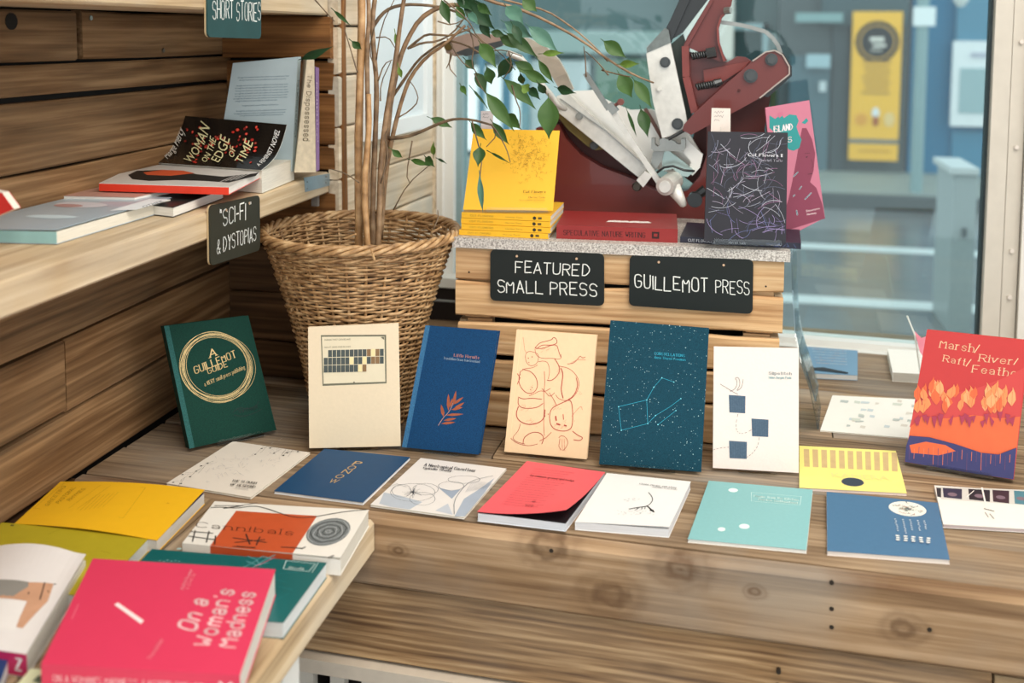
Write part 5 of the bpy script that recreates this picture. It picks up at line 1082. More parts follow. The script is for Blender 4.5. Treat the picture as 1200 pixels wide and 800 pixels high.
for _ in range(60): a = random.random()*6.28; r = random.random()*.019; u, v = c[0]+r*math.cos(a)/F.W, c[1]+r*math.sin(a)/F.H; ik.stroke([(u, v), (u+random.uniform(-.02, .02), v+random.uniform(-.02, .02)), (u+random.uniform(-.03, .03), v+random.uniform(-.02, .02))], .0007, random.choice(['7d8a7c', '55646c', 'a9b3a4', 'b0785c']), False)
for i, x in enumerate((368, 415, 460, 508, 550)):
    n = (7, 8, 6, 6, 5)[i]
    for k in range(n): ik.ell(q(x+k*3+random.uniform(-3, 3), 262+i*4+k*12), .0013, .001, 'dfe6ea', 6, px=True)
    for k in range(3): ik.ell(q(x+16+i*2+random.uniform(-3, 3), 366+i*5+k*13), .0028, .002, 'e8ebe8', 6, px=True)
ik.build('cover_print', o)
o, F = flatb('pale yellow card booklet with tan stripes and a dark round hole, behind the front row', [(936.7, 571), (936.7, 522), (1049.8, 528), (1062.6, 577.6)], .004, flat('f2e683', rough=.6, noise=.03), pamphlet=True, pages='ead9d0', back=flat('ead9d0'))
ik = Ink(F); q = lambda x, y: (800+x*.3376, 370+y*.3376)
for i in range(11): x = 420+i*30.5; ik.poly([q(x, 462+i*1.3), q(x+19, 463+i*1.3), q(x+21, 524+i*1.6), q(x+2, 523+i*1.6)], flat('cdb07c', rough=.6, noise=.15))
ik.text('KAMERA', q(520, 560), q(720, 572), q(515, 544), flat('e9dc84', rough=.4), 'sans'); c = F.uv(q(590, 577)); ik.ell(c, .0155, .0145, '70686a'); ik.ell(c, .0143, .0134, '2f3a48', 24); ik.build('cover_print', o)
o, F = flatb('white booklet with a strip of dark portrait windows, at the right edge', [(1105.3, 614), (1094.8, 568.4), (1212, 576), (1226, 621)], .005, flat('e9e7df', rough=.6, noise=.03), pamphlet=True, pages='c9b9b9')
ik = Ink(F); q = lambda x, y: (980+x*.18755, 560+y*.18755)
ik.poly([q(618, 52), q(1200, 75), q(1215, 170), q(655, 132)], 'cfcfc8')
for (x0, x1), col in zip(((625, 655), (665, 785), (825, 960), (975, 1080), (1110, 1200)), ('2c3338', '2d3148', '23262e', '3c2a33', '4a7f8e')):
    ik.poly([q(x0, 60+(x0-620)*.04), q(x1, 62+(x1-620)*.04), q(x1, 118+(x1-620)*.09), q(x0+6, 116+(x0-620)*.09)], col)
    if x1-x0 > 60: ik.ell(q((x0+x1)/2, 100+(x0-620)*.06), .006, .006, '7c6a76', px=True)
ik.stroke([q(910, 60), q(940, 195)], .0022, 'eceae4'); ik.stroke([q(925, 192), q(985, 208)], .0018, '3c3a38'); ik.stroke([q(930, 215), q(950, 245)], .0012, '8a8782'); ik.stroke([q(960, 225), q(985, 255)], .0016, '8a8782'); ik.stroke([q(815, 120), q(860, 80)], .0012, 'eceae4'); ik.build('cover_print', o)
o, F = flatb('white leaflet with faint green grey blotches, by the window behind the red book', [(961, 504), (975.5, 463), (1082, 468), (1090, 515)], .002, flat('eceae2', rough=.5, noise=.03), pamphlet=True)
ik = Ink(F); q = lambda x, y: (800+x*.3376, 370+y*.3376)
for _ in range(26): x = random.uniform(540, 800); y = random.uniform(290, 400); w_ = random.uniform(10, 34); ik.poly([q(x, y), q(x+w_, y+3), q(x+w_*.8, y+random.uniform(6, 12)), q(x-3, y+8)], random.choice(['c9cfc4', 'c3cdd0', 'd5cfc4', 'b6bdb9']))
ik.build('cover_print', o)
o, F = flatb('grey blue paperback with rows of pale flecks, at the window behind the crates', [(950, 437), (940, 405.5), (1005, 410.5), (1005, 439.5)], .010, flat('6c93b0', rough=.5, noise=.05), spine='l', pages='cfd0cc')
ik = Ink(F)
for j in range(6):
    for i in range(14): ik.stroke([(.18+i*.045, .92-j*.115), (.205+i*.045, .935-j*.115)], .0016, random.choice(['c9d5da', 'd9c3b4', 'b3c6d4', 'd6a89a']), False)
ik.poly([(.05, .16), (.3, .2), (.8, .06), (.8, .02), (.05, .1)], '20262c', False); ik.build('cover_print', o)
o, F = flatb('thick off-white paperback by the window frame, partly behind the red book', [(1046, 436), (1040, 408.5), (1108, 412), (1116, 440)], .017, flat('ecebe4', rough=.5, noise=.02), spine='l', pages='b9b4a8', inset=.001)
ik = Ink(F); ik.lines(.5, .8, .95, .3, 5, 'b5b3ab', .0008); ik.build('cover_print', o)
# pink paper tag and its string
tg = empty('paper_tag', atz((1078, 425), ZL+.02), 'small pink paper tag on a pale stick, poking out behind the red book', 'tag')
b = B(); Y = 1.84; b.prism([aty(p, Y) for p in ((1072, 388), (1080, 396), (1090, 392), (1095, 420), (1086, 424), (1078, 412))], (0, .0008, 0)); b.build('tag_paper', flat('e58a9c', rough=.6), tg)
b = B(); b.tube([aty((1063, 370), Y), aty((1072, 392), Y), atz((1082, 462), ZL)], .0014, 6); b.build('stick', flat('dfe3dd', rough=.5), tg)
# acrylic leaflet holder standing beside the crate
lh = empty('leaflet_holder', atz((945, 480), ZL), 'tall bent clear acrylic leaflet holder standing beside the right end of the crates', 'leaflet holder')
Yh = atz((958, 503), ZL).y
def sh(pts_px, nm, mat=ACR):
    b = B(); b.prism(pts_px, (0, .0022, 0)); b.build(nm, mat, lh)
b = B(); fr = []; 
prof_ = [(927, 291, 1.63), (928, 340, 1.63), (931, 390, 1.625), (938, 425, 1.60), (948, 455, 1.585), (958, 503, 0)]
A_ = [aty((x, y), Y_ if Y_ else Yh) for x, y, Y_ in prof_]; Bk = [p+V((.012, .11, 0)) for p in A_]
for i in range(5): b.hexa([A_[i], A_[i+1], Bk[i+1], Bk[i], A_[i]+V((.0022, 0, 0)), A_[i+1]+V((.0022, 0, 0)), Bk[i+1]+V((.0022, 0, 0)), Bk[i]+V((.0022, 0, 0))])
b.build('bent_sheet', clear('holder_acrylic', 'eef6f8', .10, .05), lh)
b = B(); A2 = [aty((x, y), 1.60) for x, y in ((936, 410), (946, 440), (955, 470))]; 
for i in range(2): b.hexa([A2[i], A2[i+1], A2[i+1]+V((.01, .08, 0)), A2[i]+V((.01, .08, 0)), A2[i]+V((.0022, 0, 0)), A2[i+1]+V((.0022, 0, 0)), A2[i+1]+V((.0122, .08, 0)), A2[i]+V((.0122, .08, 0))])
b.build('front_pocket', clear('holder_acrylic', 'eef6f8', .10, .05), lh)

# ================================================================ ON THE SLAB
YEL = flat('ecb424', rough=.5, noise=.03)
def slabquad(bl, br, tr, z, back):  # front edge bl-br, rear right tr; a parallelogram
    a, b_, c = atz(bl, z), atz(br, z), atz(tr, z); return [a, a+(c-b_), c, b_]
tb = .0092
a = atz((538.5, 275.5), ZG); b_ = atz((643, 280.5), ZG); ex = (b_-a).normalized(); ey = V((-ex.y, ex.x, 0)); Ws = (b_-a).length; Ds = .135
words = 'bottom,second,third,topmost'.split(',')
for i in range(4):
    dx = random.uniform(-.0015, .0015)+i*.0012; zt_ = ZG+tb*(i+1)-.0002
    p = V((a.x, a.y, zt_))+ex*dx+ey*random.uniform(0, .003)
    P = [p, p+ey*Ds, p+ey*Ds+ex*Ws, p+ex*Ws]
    o, F = book('yellow paperback, %s of the pile on the left of the stone slab' % ('lowest' if i == 0 else 'second from bottom' if i == 1 else 'third from bottom' if i == 2 else 'topmost'), P, tb-.0006, YEL, spine='b', pages='dfdcd2', group='yellow paperbacks in a pile')
    S = Face([F.at(0, 0, -tb+.0008), F.at(0, 0, 0), F.at(1, 0, 0), F.at(1, 0, -tb+.0008)]); ik = Ink(S)
    ik.text('CUT FLOWERS', (.1, .32), (.36, .32), (.1, .62), '6b5420', 'serif', .16, px=False); ik.text('Harriet Tarlo', (.50, .34), (.69, .34), (.50, .60), '9a7c28', 'sans', px=False)
    ik.ell((.82, .48), .0028, .0028, '2c2618', 12); ik.rect(.86, .28, .9, .7, '5c4a20'); ik.build('spine_print', o)
ztop = ZG+tb*4+.0005
P = standquad((542.7, 245.5), (648, 246.7), (555, 150.7), (656, 153), ztop+.004, D2(14))
P = [p+V((0, .03, 0))*0 for p in P]
o, F = book('square yellow paperback with fine ink squiggles, standing on the yellow pile', P, .006, YEL, spine='l')
ik = Ink(F); q = lambda x, y: (300+x/3, y/3)
for _ in range(230):
    x = random.gauss(955, 42); y = random.gauss(545, 42)
    if not (870 < x < 1035 and 475 < y < 640): continue
    a_ = random.random()*6.28; l = random.uniform(3, 9); ik.stroke([q(x, y), q(x+l*math.cos(a_), y+l*math.sin(a_)), q(x+l*1.5*math.cos(a_+.8), y+l*1.5*math.sin(a_+.8))], .00035, 'a07c1a')
ik.text('Cut Flowers', q(940, 678), q(1018, 679), q(941, 668), '4a3a14', 'serif', .18); ik.text('Harriet Tarlo', q(958, 697), q(1016, 698), q(959, 690), '7a6120'); ik.text('first edition guillemot', q(926, 706), q(1016, 707), q(926, 701), 'a5862e')
ik.build('cover_print', o); easel(F, .006, 'clear plastic stand holding the yellow book on its pile', ztop, .25, .95)
a = atz((652, 279.5), ZG); b_ = atz((794, 284.5), ZG); ex = (b_-a).normalized(); ey = V((-ex.y, ex.x, 0)); T = .0215
P = [a, a+ey*.135, a+ey*.135+(b_-a), b_]; P = [p+V((0, 0, T)) for p in P]
o, F = book('thick red paperback lying flat with its titled spine facing out on the slab', P, T, flat('8e2725', rough=.45, noise=.05), spine='b', pages='d8d2c6')
S = Face([F.at(0, 0, -T), F.at(0, 0, 0), F.at(1, 0, 0), F.at(1, 0, -T)]); ik = Ink(S)
ik.text('SPECULATIVE NATURE WRITING', (.06, .30), (.735, .30), (.06, .66), '2e0f10', 'serif', .13, px=False); ik.rect(.79, .25, .85, .75, '2e0f10'); ik.rect(.805, .4, .835, .62, '8e2725'); ik.build('spine_print', o)
ik = Ink(F); 
for _ in range(12): u = random.uniform(.35, .72); ik.poly([(u, .3), (u+.1, .32), (u+.07, .42), (u+.02, .4)], 'e8e0da', False)
ik.build('cover_print', o)
a = atz((797, 284), ZG); b_ = atz((938.6, 292), ZG); ex = (b_-a).normalized(); ey = V((-ex.y, ex.x, 0)); T = .0095
P = [a, a+ey*.125, a+ey*.125+(b_-a), b_]; P = [p+V((0, 0, T)) for p in P]
NAVY = flat('262636', rough=.4, noise=.4, nscale=90)
o, F = book('dark navy patterned book lying flat, overhanging the right end of the slab', P, T, NAVY, spine='b', hard=True)
S = Face([F.at(0, 0, -T), F.at(0, 0, 0), F.at(1, 0, 0), F.at(1, 0, -T)]); ik = Ink(S)
ik.text('CUT FLOWERS II', (.07, .25), (.29, .25), (.07, .68), 'dcdfe6', 'serif', .16, px=False); ik.text('Harriet Tarlo', (.41, .3), (.55, .3), (.41, .68), 'dcdfe6', 'serif', .16, px=False)
for _ in range(20): u = random.uniform(.6, .97); ik.stroke([(u, random.random()*.8+.1), (u+.02, random.random()*.8+.1)], .0005, '5a6a9a', False)
ik.build('spine_print', o)
ztn = ZG+T
P = standquad((825, 282.5), (921, 284.5), (830, 154), (923.3, 155.3), ztn+.003, D2(11))
o, F = book('dark book cover tangled with pale flower outlines, standing right of the press', P, .006, flat('1d1d27', rough=.6, noise=.15, nscale=30), spine='l')
ik = Ink(F); cols = ['8f93a8', '6d7188', 'b4a8bd', '9c6f92', '5c617a', 'c9ccd8']
for i in range(230):
    u, v = random.random(), random.random(); a_ = random.random()*6.28; k = random.uniform(-.22, .22); l = random.uniform(.015, .05); pts = [(u, v)]
    for s_ in range(7): u += l*math.cos(a_)/1; v += l*math.sin(a_)*.6; a_ += k; pts.append((u, v))
    if all(.01 < x < .99 and .01 < y < .99 for x, y in pts): ik.stroke(pts, random.choice([.0003, .0004, .0005]), random.choice(cols if pts[0][1] > .25 else ['7d6f9f', '6f78a8', 'a694c4']), False)
q = lambda x, y: (600+x/3, y/3)
ik.text('Cut Flowers II', q(830, 549), q(949, 552), q(830, 537), 'eceaf0', 'serif', .17); ik.text('Harriet Tarlo', q(868, 567), q(949, 569), q(868, 558), 'b9b6c4', 'serif', .14)
ik.build('cover_print', o); easel(F, .006, 'clear plastic stand holding the dark flower cover on the slab', ztn, .1, .95)
# pink softcover behind
p0 = aty((909, 268), 1.69); ex = V((math.cos(.12), math.sin(.12), 0)); bk = V((-ex.y, ex.x, 0)); up = (V((0, 0, 1))*math.cos(.2)+bk*math.sin(.2)); nn = ex.cross(up)
P = [atp(q_, p0, nn) for q_ in ((912, 283), (896.7, 126), (948.3, 117.3), (966.7, 255))]
o, F = book('pink softcover with a teal splash and a maroon portrait silhouette, behind the dark cover', P, .008, flat('b5687e', rough=.45, noise=.04), spine='l')
ik = Ink(F); tl_ = '1f8585'
ik.poly([q(*p) for p in ((985,640),(1000,560),(1010,500),(1020,450),(1035,450),(1055,490),(1066,540),(1060,600),(1048,640),(1070,660),(1092,720),(1100,768),(930,822),(972,700))], '7a3048')
ik.poly([q(*p) for p in ((905,405),(925,418),(948,400),(955,415),(975,402),(1000,405),(1008,425),(1000,445),(1008,470),(1018,490),(1010,520),(990,530),(972,525),(960,500),(925,490),(918,460),(905,450))], tl_)
ik.text('ISLAND', q(922, 465), q(986, 455), q(921, 438), 'f0dfe0', 'serif', .2); ik.text('S', q(970, 500), q(984, 498), q(969, 478), 'f0dfe0', 'serif', .2)
ik.poly([q(1018, 432), q(1035, 415), q(1042, 425), q(1030, 436)], tl_); ik.poly([q(932, 400), q(948, 392), q(955, 402), q(940, 415)], 'b4627c')
for a, c_ in (((1030, 700), (1052, 678)), ((990, 620), (1005, 605)), ((1000, 740), (1003, 755)), ((1010, 665), (1018, 655)), ((988, 690), (994, 685))): ik.stroke([q(*a), q(*c_)], .002, 'b9c6cc'); ik.stroke([q(*a), q(*c_)], .0012, '2a5f70')
ik.ell(q(1036, 552), .0018, .001, '3c1526', 8, px=True); ik.stroke([q(1028, 540), q(1046, 538)], .0006, '4a1c2e'); ik.stroke([q(1052, 560), q(1060, 585), q(1052, 592)], .0006, '5c2338'); ik.stroke([q(1040, 612), q(1056, 610)], .0009, '4a1c2e')
ik.text('Dissonance', q(1035, 745), q(1082, 735), q(1034, 738), 'efd9dc'); ik.text('Nursery', q(1037, 757), q(1070, 751), q(1036, 750), 'efd9dc')
ik.build('cover_print', o)
# price cards
for q4, Y, lab, st_ in (([(833, 154), (834, 126.5), (856, 127), (856, 154.5)], 1.63, 'small white price card with pencil writing, above the dark flower cover', ZG+.03), ([(563.5, 152), (563.5, 130), (578, 130), (578, 152)], 1.62, 'small pale price card above the standing yellow book, behind the leaves', ztop+.03)):
    pts = [aty(p, Y) for p in q4]; Fp = Face(pts); o = empty('price_card', Fp.c, lab, 'card'); grid_sheet(Fp, -.0005, 0, 1, 1).build('card', flat('e3d8cf' if Y > 1.625 else 'd8cfd0', rough=.7), o)
    ik = Ink(Fp)
    for i in range(3 if Y > 1.625 else 2): ik.stroke([(.15+k*.07, .82-i*.17+(.05 if k % 2 else -.02)+random.uniform(-.03, .03)) for k in range(8 if i < 2 else 5)], .0006, '8e8988', False)
    ik.build('pencil_marks', o); b = B(); m_ = Fp.at(.5, .2, -.0006); b.tube([m_, V((m_.x, m_.y+.0, st_-.025 if Y > 1.625 else st_-.028))], .0009, 5); b.build('wire', ACR, o)

# ================================================================ LEFT BENCH PILE
def bq(q4, z): return flatquad(*q4, z)
T = .016
P = bq([(17, 609.5), (71, 560), (240, 573), (184, 629)], ZL+T+.006)
ym = flat('efb81e', rough=.5, noise=.04)
o, F = book('bright yellow paperback with a faint printed frame, at the back of the bench', bq([(17, 613), (71, 564), (240, 577), (184, 633)], ZL+T), T, ym, spine='l', lift=lambda u, v: .004*math.sin(u*3.1)+.004*u*v, pages='e4e0d8')
ik = Ink(F); q = lambda x, y: (x*.375, 500+y*.375); yb = 'b08a1c'
for i, t in enumerate(('GREETING', 'PASTORAL', 'RHYMES')): x0 = 150+i*34; ik.text(t, q(x0, 248+i*2-i*10), q(x0+56-i*3, 186+i*4), q(x0-12, 244+i*2-i*10), yb, 'serif', .13)
for a, c_ in (((105, 255), (205, 172)), ((205, 172), (455, 190)), ((455, 190), (385, 285)), ((105, 255), (385, 285)), ((215, 255), (315, 182)), ((240, 258), (345, 184))): ik.stroke([q(*a), q(*c_)], .0004, yb)
for i in range(6): ik.stroke([q(250+i*14, 262-i*2), q(300+i*14, 215-i*2)], .0004, yb)
ik.ell(q(525, 240), .003, .0025, 'd9a01c', 3, px=True); ik.build('cover_print', o)
Pn = Face(bq([(17, 613), (71, 564), (240, 577), (184, 633)], ZL+T)); b = grid_sheet(Pn, -.00075, -.00062, 1, 1, False, .9, .996, .3, .996); b.build('navy_endpaper', flat('20265a', rough=.6), o)
OLV = flat('b3a324', rough=.5, noise=.08)
T = .016
o, F = book('olive yellow paperback partly under the pink one, in the bench pile', bq([(-62, 676), (2, 612), (179, 625.6), (108, 700)], ZL+T), T, OLV, spine='l', pages='dde0dc')
ik = Ink(F); 
for a, c_ in (((150, 335), (215, 310)), ((155, 372), (195, 385)), ((315, 388), (345, 395))): ik.stroke([q(*a), q(*c_)], .0005, '8c7d1c')
ik.ell(q(38, 308), .0024, .002, '5d5a2a', 8, px=True); ik.build('cover_print', o)
TEAL = flat('0d5f60', rough=.35, noise=.06, coat=.15)
T = .018
o, F = book('dark teal paperback with pale line art, under the pink one near the bench edge', bq([(112, 712), (178, 643), (383, 659), (332, 729)], ZL+T), T, TEAL, spine='l', pages='dfe3e2')
ik = Ink(F)
for a, c_ in (((895, 418), (985, 428)), ((985, 428), (965, 452)), ((965, 452), (885, 444)), ((885, 444), (895, 418)), ((995, 425), (975, 455))): ik.stroke([q(*a), q(*c_)], .0009, 'b9d0cc')
ik.text('abecedar', q(900, 443), q(950, 448), q(903, 432), 'b9d0cc', 'serif', .16)
for pts in (((760, 440), (790, 425), (820, 405), (850, 412)), ((770, 420), (800, 432), (840, 425)), ((790, 440), (830, 415), (860, 400)), ((775, 405), (800, 415), (815, 435))): ik.stroke([q(*p) for p in pts], .0016, '4f8f92')
ik.stroke([q(795, 438), q(860, 408)], .001, 'c9738c')
for pts in (((860, 478), (895, 486)), ((850, 548), (905, 520)), ((868, 460), (930, 455)), ((870, 500), (915, 510))): ik.stroke([q(*p) for p in pts], .0007, '2f8084')
for x in range(6): ik.ell(q(500+x*12, 420+random.uniform(-3, 3)), .0012, .0009, '8fb8b8', 6, px=True)
ik.ell(q(560, 382), .003, .002, '9fc0c0', 10, px=True); ik.build('cover_print', o)
T = .02
o, F = book('white paperback with a rust orange panel and inked spiral, at the bench corner', bq([(213.6, 636), (251.5, 587), (432.4, 599), (399, 655)], ZL+T), T, flat('ece8e0', rough=.4, noise=.03, coat=.15), spine='b', lift=lambda u, v: .002*u*u, pages='e6e0d2')
ik = Ink(F); q = lambda x, y: (180+x*.2167, 560+y*.2167); u0 = F.uv(q(305, 385))[0]; u1 = F.uv(q(770, 425))[0]
ik.rect(F.uv(q(370, 280))[0]-.0, .0, F.uv(q(822, 300))[0], .80, flat('c4552e', rough=.4, noise=.1, nscale=60), 6, 3)
ink_ = '26221f'; gy = flat('4a4d50', rough=.5, noise=.3, nscale=200)
c = F.uv(q(945, 290)); 
ik.ell(c, .026, .034, flat('6f7678', rough=.5, noise=.35, nscale=120), 24)
for k in range(7):
    r = .003+.0036*k; ik.stroke([(c[0]+(r+.0012*math.sin(t*1.7+k))*math.cos(t*.35+k)/F.W, c[1]+(r*1.2+.001*math.sin(t*2+k))*math.sin(t*.35+k)/F.H) for t in range(19)], .0011, '1f2224' if k % 2 else 'a9adb0', False)
ik.stroke([q(310, 160), q(380, 158), q(450, 165), q(540, 150), q(610, 165), q(680, 190), q(760, 215), q(850, 215), q(930, 200), q(1050, 180), q(1150, 172)], .0016, ink_, smooth=1); ik.stroke([q(330, 150), q(470, 150), q(560, 135)], .0012, ink_); ik.stroke([q(380, 165), q(480, 150)], .0022, ink_)
ik.text('Cannibals', q(228, 265), q(755, 312), q(240, 232), '3a1f16', 'serif', .09)
for a, c_ in (((190, 315), (330, 335)), ((200, 290), (320, 300)), ((225, 285), (210, 345)), ((300, 290), (285, 350)), ((430, 325), (610, 350)), ((440, 350), (600, 335)), ((450, 370), (545, 380)), ((500, 305), (520, 360)), ((575, 320), (555, 365)), ((430, 372), (550, 378)), ((335, 315), (330, 360)), ((690, 375), (800, 382)), ((820, 375), (800, 385)), ((945, 432), (975, 422))): ik.stroke([q(*a), q(*c_)], .0017, ink_)
ik.build('cover_print', o)
S = Face([F.at(0, 0, -T, False), F.at(0, 0, 0, False), F.at(1, 0, 0, False), F.at(1, 0, -T, False)]); ik = Ink(S); ik.rect(F.uv(q(370, 280))[0], .0, F.uv(q(822, 300))[0], 1, flat('c4552e', rough=.4, noise=.1, nscale=60)); ik.build('spine_print', o)
HW = flat('e7e2e0', rough=.4, noise=.03, coat=.1); T = .024
P = bq([(-62, 745), (-20, 634), (103, 645.5), (28, 757)], ZL+T+.012)
o, F = book('white paperback with a photo of crossed hands and a magenta spine, far left pile', bq([(-60, 753), (-18, 642), (101, 655), (31, 766)], ZL+T), T, HW, spine='b', lift=lambda u, v: .012*math.sin(min(1, u*1.1)*2.6)*v**.7, pages='e2ddd2', spine_mat=flat('c22a5e', rough=.45))
ik = Ink(F); q = lambda x, y: (x*.375, 500+y*.375)
ik.poly([q(-40, 480), q(60, 487), q(168, 490), q(150, 545), q(70, 630), q(48, 625), q(85, 545), q(-40, 535)], flat('c99a7c', rough=.5, noise=.2, nscale=40)); ik.poly([q(-40, 478), q(90, 485), q(88, 500), q(40, 530), q(-40, 528)], '8f8c86'); ik.stroke([q(90, 520), q(150, 515)], .004, '3b2d28'); ik.stroke([q(140, 487), q(125, 540)], .0015, '3b2d28'); ik.stroke([q(60, 487), q(175, 492)], .0014, '4a4440')
ik.poly([q(-40, 545), q(80, 545), q(45, 640), q(-40, 640)], 'e9e5e2'); ik.build('cover_print', o)
S = Face([F.at(0, 0, -T, False), F.at(0, 0, 0, False), F.at(1, 0, 0, False), F.at(1, 0, -T, False)]); ik = Ink(S); ik.text('Z', (.86, .25), (.93, .25), (.86, .75), 'efe6e8', 'serif', .25, px=False); ik.build('spine_print', o)
PNK = flat('d93a5d', rough=.5, noise=.03); T = .026; zp = ZL+.018
P = bq([(48, 777.5), (108.8, 654), (323, 670), (281, 791)], zp+T)
o, F = book('big rose pink paperback with a pale serif title, topmost of the bench pile', P, T, PNK, spine='b', lift=lambda u, v: .003*u*v, pages='e6e0d6')
PW_ = flat('f6c9cc', rough=.5, noise=.03); ik = Ink(F)
ik.poly([q(357, 556), q(368, 549), q(450, 606), q(440, 616)], 'f8e3e3')
ik.text('On a', q(608, 640), q(650, 545), q(556, 625), PW_, 'round', .19); ik.text("Woman's", q(660, 688), q(732, 512), q(606, 680), PW_, 'round', .19); ik.text('Madness', q(735, 690), q(798, 520), q(680, 685), PW_, 'round', .19)
ik.text('Astrid Roemer', q(572, 510), q(602, 448), q(560, 505), 'f0a5b0', 'serif', .13); ik.text('a novel by', q(588, 508), q(610, 460), q(577, 505), 'f0a5b0', 'serif', .13)
ik.text('Translated', q(470, 728), q(510, 668), q(458, 722), 'f0a5b0', 'serif', .13); ik.stroke([q(225, 600), q(245, 555)], .001, 'e8748c'); ik.build('cover_print', o)
S = Face([F.at(0, 0, -T, False), F.at(0, 0, 0, False), F.at(1, 0, 0, False), F.at(1, 0, -T, False)]); ik = Ink(S)
ik.text("ON A WOMAN'S MADNESS / ASTRID ROEMER", (.06, .35), (.82, .35), (.06, .62), 'f3b8c0', 'serif', .14, px=False); ik.text('X', (.9, .3), (.96, .3), (.9, .7), 'f3d9dc', 'serif', .3, px=False); ik.build('spine_print', o)
o, F = book('pale cream book cut off by the bottom edge, below the pink one', bq([(-30, 860), (36, 783), (290, 801), (250, 880)], ZL+.014), .012, flat('dfe0bb', rough=.5, noise=.03), spine='l')
ik = Ink(F); ik.stroke([q(105, 795), q(125, 775), q(150, 780), q(178, 768)], .002, '3c4438', smooth=1); ik.ell(q(130, 790), .006, .005, '5f6a58', px=True); ik.build('cover_print', o)
o, F = book('navy blue book cut off by the left edge, beside the magenta spine', bq([(-90, 830), (-60, 752), (14, 760), (-14, 838)], ZL+.015), .014, flat('1d3f72', rough=.4, noise=.05), spine='l', pages='e4e6e6')

# ================================================================ SHELF BOOKS
def zz(P, dz): return [p+V((0, 0, dz)) for p in P]
T = .02
o, F = book('pale blue grey paperback lying at the left front of the lower shelf', flatquad((-60, 268), (20, 222), (201, 233), (66, 271), ZS+.016), .015, flat('a9bcc9', rough=.3, noise=.1, nscale=14, coat=.3), spine='b', spine_mat=flat('8fb9b9', rough=.4), lift=lambda u, v: .002*u)
ik = Ink(F); ik.ell((95, 240), .035, .022, 'c9c4c9', px=True); ik.ell((80, 241), .02, .012, 'b08a86', px=True); ik.ell((60, 254), .04, .012, 'c3d3da', px=True); ik.poly([(176, 233), (200, 234), (160, 246), (128, 247)], 'dfe3e6'); ik.text('OTHER', (168, 244), (192, 236.5), (166, 242), '4a5560'); ik.build('cover_print', o)
o, F = book('black and white paperback low in the middle of the shelf pile', flatquad((100, 232), (105, 219), (262, 222), (203, 243), ZS+.014), .013, flat('1f2423', rough=.4, noise=.1), spine='l', pages='efece4')
o, F = book('peach and grey paperback lying under the orange edged one on the shelf', flatquad((66, 229), (110, 217), (214, 219), (158, 231), ZS+.021), .006, flat('b98f82', rough=.4, noise=.3, nscale=18), spine='l', pages='efece4')
o, F = book('white paperback with a dark orange shape and bright red edge, in the shelf pile', flatquad((116, 214.5), (168, 190), (306, 200), (268, 219), ZS+.034), .011, flat('ddd9d4', rough=.3, coat=.2), spine='b', spine_mat=flat('dd3d27', rough=.4), pages='efece4', back=flat('dd3d27', rough=.4))
ik = Ink(F); ik.poly([(150, 205), (160, 200), (190, 199), (215, 200), (230, 204), (262, 207), (300, 203), (304, 201), (300, 206), (268, 214), (240, 212), (205, 211), (175, 212), (155, 210)], '17120f'); ik.poly([(168, 202), (190, 199), (215, 200), (228, 203), (200, 206), (172, 205)], 'c8532b')
for k in range(4): ik.stroke([(258+k*6, 213-k*.8), (275+k*6, 206-k*.8)], .0012, 'e8e4df')
ik.build('cover_print', o)
# black curled paperback
FB_P = flatquad((178, 194), (205, 172), (335, 183), (306, 200), ZS+.058)
def curl(u, v): return .030*max(0, v)**1.5
o, F = book('black curling paperback with red seeds and cream capitals, topmost on the shelf pile', [atz((178, 190), ZS+.0375), aty((199, 134), atz((178, 191), ZS+.0375).y+.10), aty((336, 146), atz((306, 198), ZS+.0375).y+.085), atz((306, 199), ZS+.0375)], .010, flat('14110f', rough=.25, noise=.1, coat=.4), spine='b', pages='efece4', lift=lambda u, v: -.013*math.sin(v*math.pi), sheet=True)
ik = Ink(F); q = lambda x, y: (x/3, y/3); GC = 'd9d3a2'
for _ in range(75):
    t = random.random(); x = 650+t*250+random.uniform(-15, 15); y = 520+random.gauss(-10, 38)-t*10
    if y < 440 or y > 580: continue
    ik.ell(q(x, y), random.uniform(.0018, .0036), random.uniform(.0018, .003), random.choice(['a5241c', 'c22f22', '7e1a14']), 9, px=True)
    if random.random() < .6: ik.ell(q(x, y), .0010, .0008, 'e08a6c', 6, px=True)
ik.text('WOMAN', q(668, 575), q(740, 455), q(645, 560), GC, 'sans'); ik.text('ON THE', q(725, 575), q(762, 495), q(708, 565), GC, 'sans'); ik.text('EDGE', q(770, 575), q(810, 492), q(742, 563), GC, 'sans'); ik.text('OF', q(823, 560), q(830, 525), q(805, 550), GC, 'sans'); ik.text('TIME', q(850, 580), q(892, 505), q(826, 568), GC, 'sans')
ik.text('Marge Piercy', q(590, 560), q(650, 465), q(575, 545), 'e6e2d8', 'sans'); ik.text('A FEMINIST NOVEL', q(915, 592), q(985, 462), q(903, 585), 'e9e9e6', 'sans'); ik.ell(q(612, 414), .0028, .0022, 'c9a9a4', 10, px=True); ik.text('vintage classics', q(558, 548), q(615, 440), q(550, 545), '6a5a4a', 'sans')
ik.build('cover_print', o)
# thick pages block of the pile, seen under the curled book
o, F = book('thick cream paged book carrying the curled black one on the shelf', flatquad((178, 190), (214, 175), (345, 186), (307, 199.5), ZS+.036), .035, flat('e2ddcf', rough=.5), spine='l', pages='efe9da')
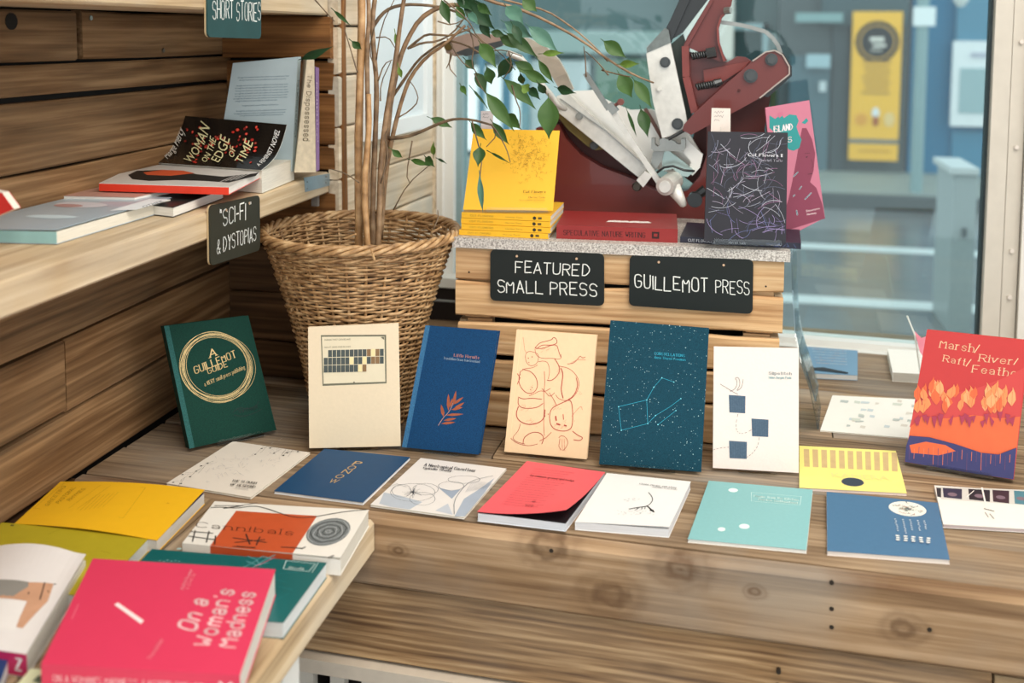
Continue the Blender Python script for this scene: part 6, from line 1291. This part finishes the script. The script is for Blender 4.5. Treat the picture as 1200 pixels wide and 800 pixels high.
# three upright books at the shelf end
p0 = aty((343, 202), 1.60)
nb = V((-.18, -1, 0)).normalized()
A0 = atz((344, 206), ZS+.001)
def upright(qs, label, col, T, spine_mat, pages='e8e3d6', p=None, n=None): return book(label, [atp(q_, p, n) for q_ in qs], T, col, spine='r', spine_mat=spine_mat, pages=pages)
nrm = V((.08, -1, .02)).normalized()
A0 = V((-.775, 1.56, ZS))
o, F = upright([(252, 205), (273, 74), (349, 66.5), (342, 201)], 'pale blue paperback standing upright with its back cover text facing out', flat('a4b4ba', rough=.4, noise=.08, nscale=30, coat=.15), .016, flat('b4c6cb', rough=.4), p=A0, n=nrm)
ik = Ink(F); q = lambda x, y: (220+x*.175, y*.175)
for (x0, y0, x1) in ((335, 520, 680), (345, 538, 660), (325, 575, 672), (318, 592, 668), (320, 610, 672), (315, 628, 676), (315, 645, 668), (305, 662, 668), (318, 678, 600), (365, 708, 610), (325, 745, 660), (308, 762, 655), (350, 775, 640)):
    ik.text('through the drowned rooms she walked and counted every door', q(x0, y0+4), q(x1, y0+4-(x1-x0)*.035), q(x0, y0-6), '4d6270')
ik.build('cover_print', o)
S = Face([F.at(1, 0, 0), F.at(1, 1, 0), F.at(1, 1, -.016), F.at(1, 0, -.016)]) 
Sx = aty((350, 100), 1.56)
ik = Ink(S); ik.text('The Last Hours of Patience', (.3, .8), (.3, .3), (.75, .8), '3d5a66', 'serif', .13, px=False); ik.build('spine_print', o)
def spinebook(q4, Y, label, mat, txt, tcol, depth=.085, rot=.12):
    """upright book seen by its spine, q4 = spine corners BL TL TR BR"""
    P4 = [aty(p, Y) for p in q4]; F0 = Face(P4); o = empty('book', V((F0.c.x, F0.c.y+depth/2, ZS)), label, 'book')
    grid_sheet(F0, -.0012, 0, 1, 1).build('spine', mat, o)
    bkv = V((-.47, .88, 0))*depth
    b = B(); u0 = .06; b.prism([F0.at(0, .0, -.0012), F0.at(0, 1, -.0012), F0.at(.06, 1, -.0012), F0.at(.06, 0, -.0012)], bkv); b.build('back_cover', mat, o)
    b = B(); b.prism([F0.at(.94, .0, -.0012), F0.at(.94, 1, -.0012), F0.at(1, 1, -.0012), F0.at(1, 0, -.0012)], bkv); b.build('front_cover', mat, o)
    b = B(); b.prism([F0.at(.06, .01, -.0013), F0.at(.06, .99, -.0013), F0.at(.94, .99, -.0013), F0.at(.94, .01, -.0013)], bkv*.97); b.build('page_block', pages_mat(), o)
    ik = Ink(F0); ik.text(txt, (.30, .86), (.30, .28), (.70, .86), tcol, 'serif', .14, px=False); ik.build('spine_print', o); return o, F0
spinebook([(345, 202), (360, 68), (368, 70), (370, 202)], 1.555, 'cream spined paperback with a speckled foot, second upright book at the shelf end', flat('d8cbb2', rough=.5, noise=.25, nscale=120), 'The Dispossessed', '6b5a40')
spinebook([(370.5, 201), (369.5, 79), (373.5, 79.5), (374, 199)], 1.556, 'thin purple spined paperback, last upright book at the shelf end', flat('8b6f9c', rough=.5), 'small seeds of night', 'e9e2ee')
o, F = book('plain red book cut off by the left edge, standing on the shelf pile', [aty(p, .98) for p in ((-60, 278), (-50, 215), (2, 226), (16, 245))], .012, flat('c9332f', rough=.45), spine='l')
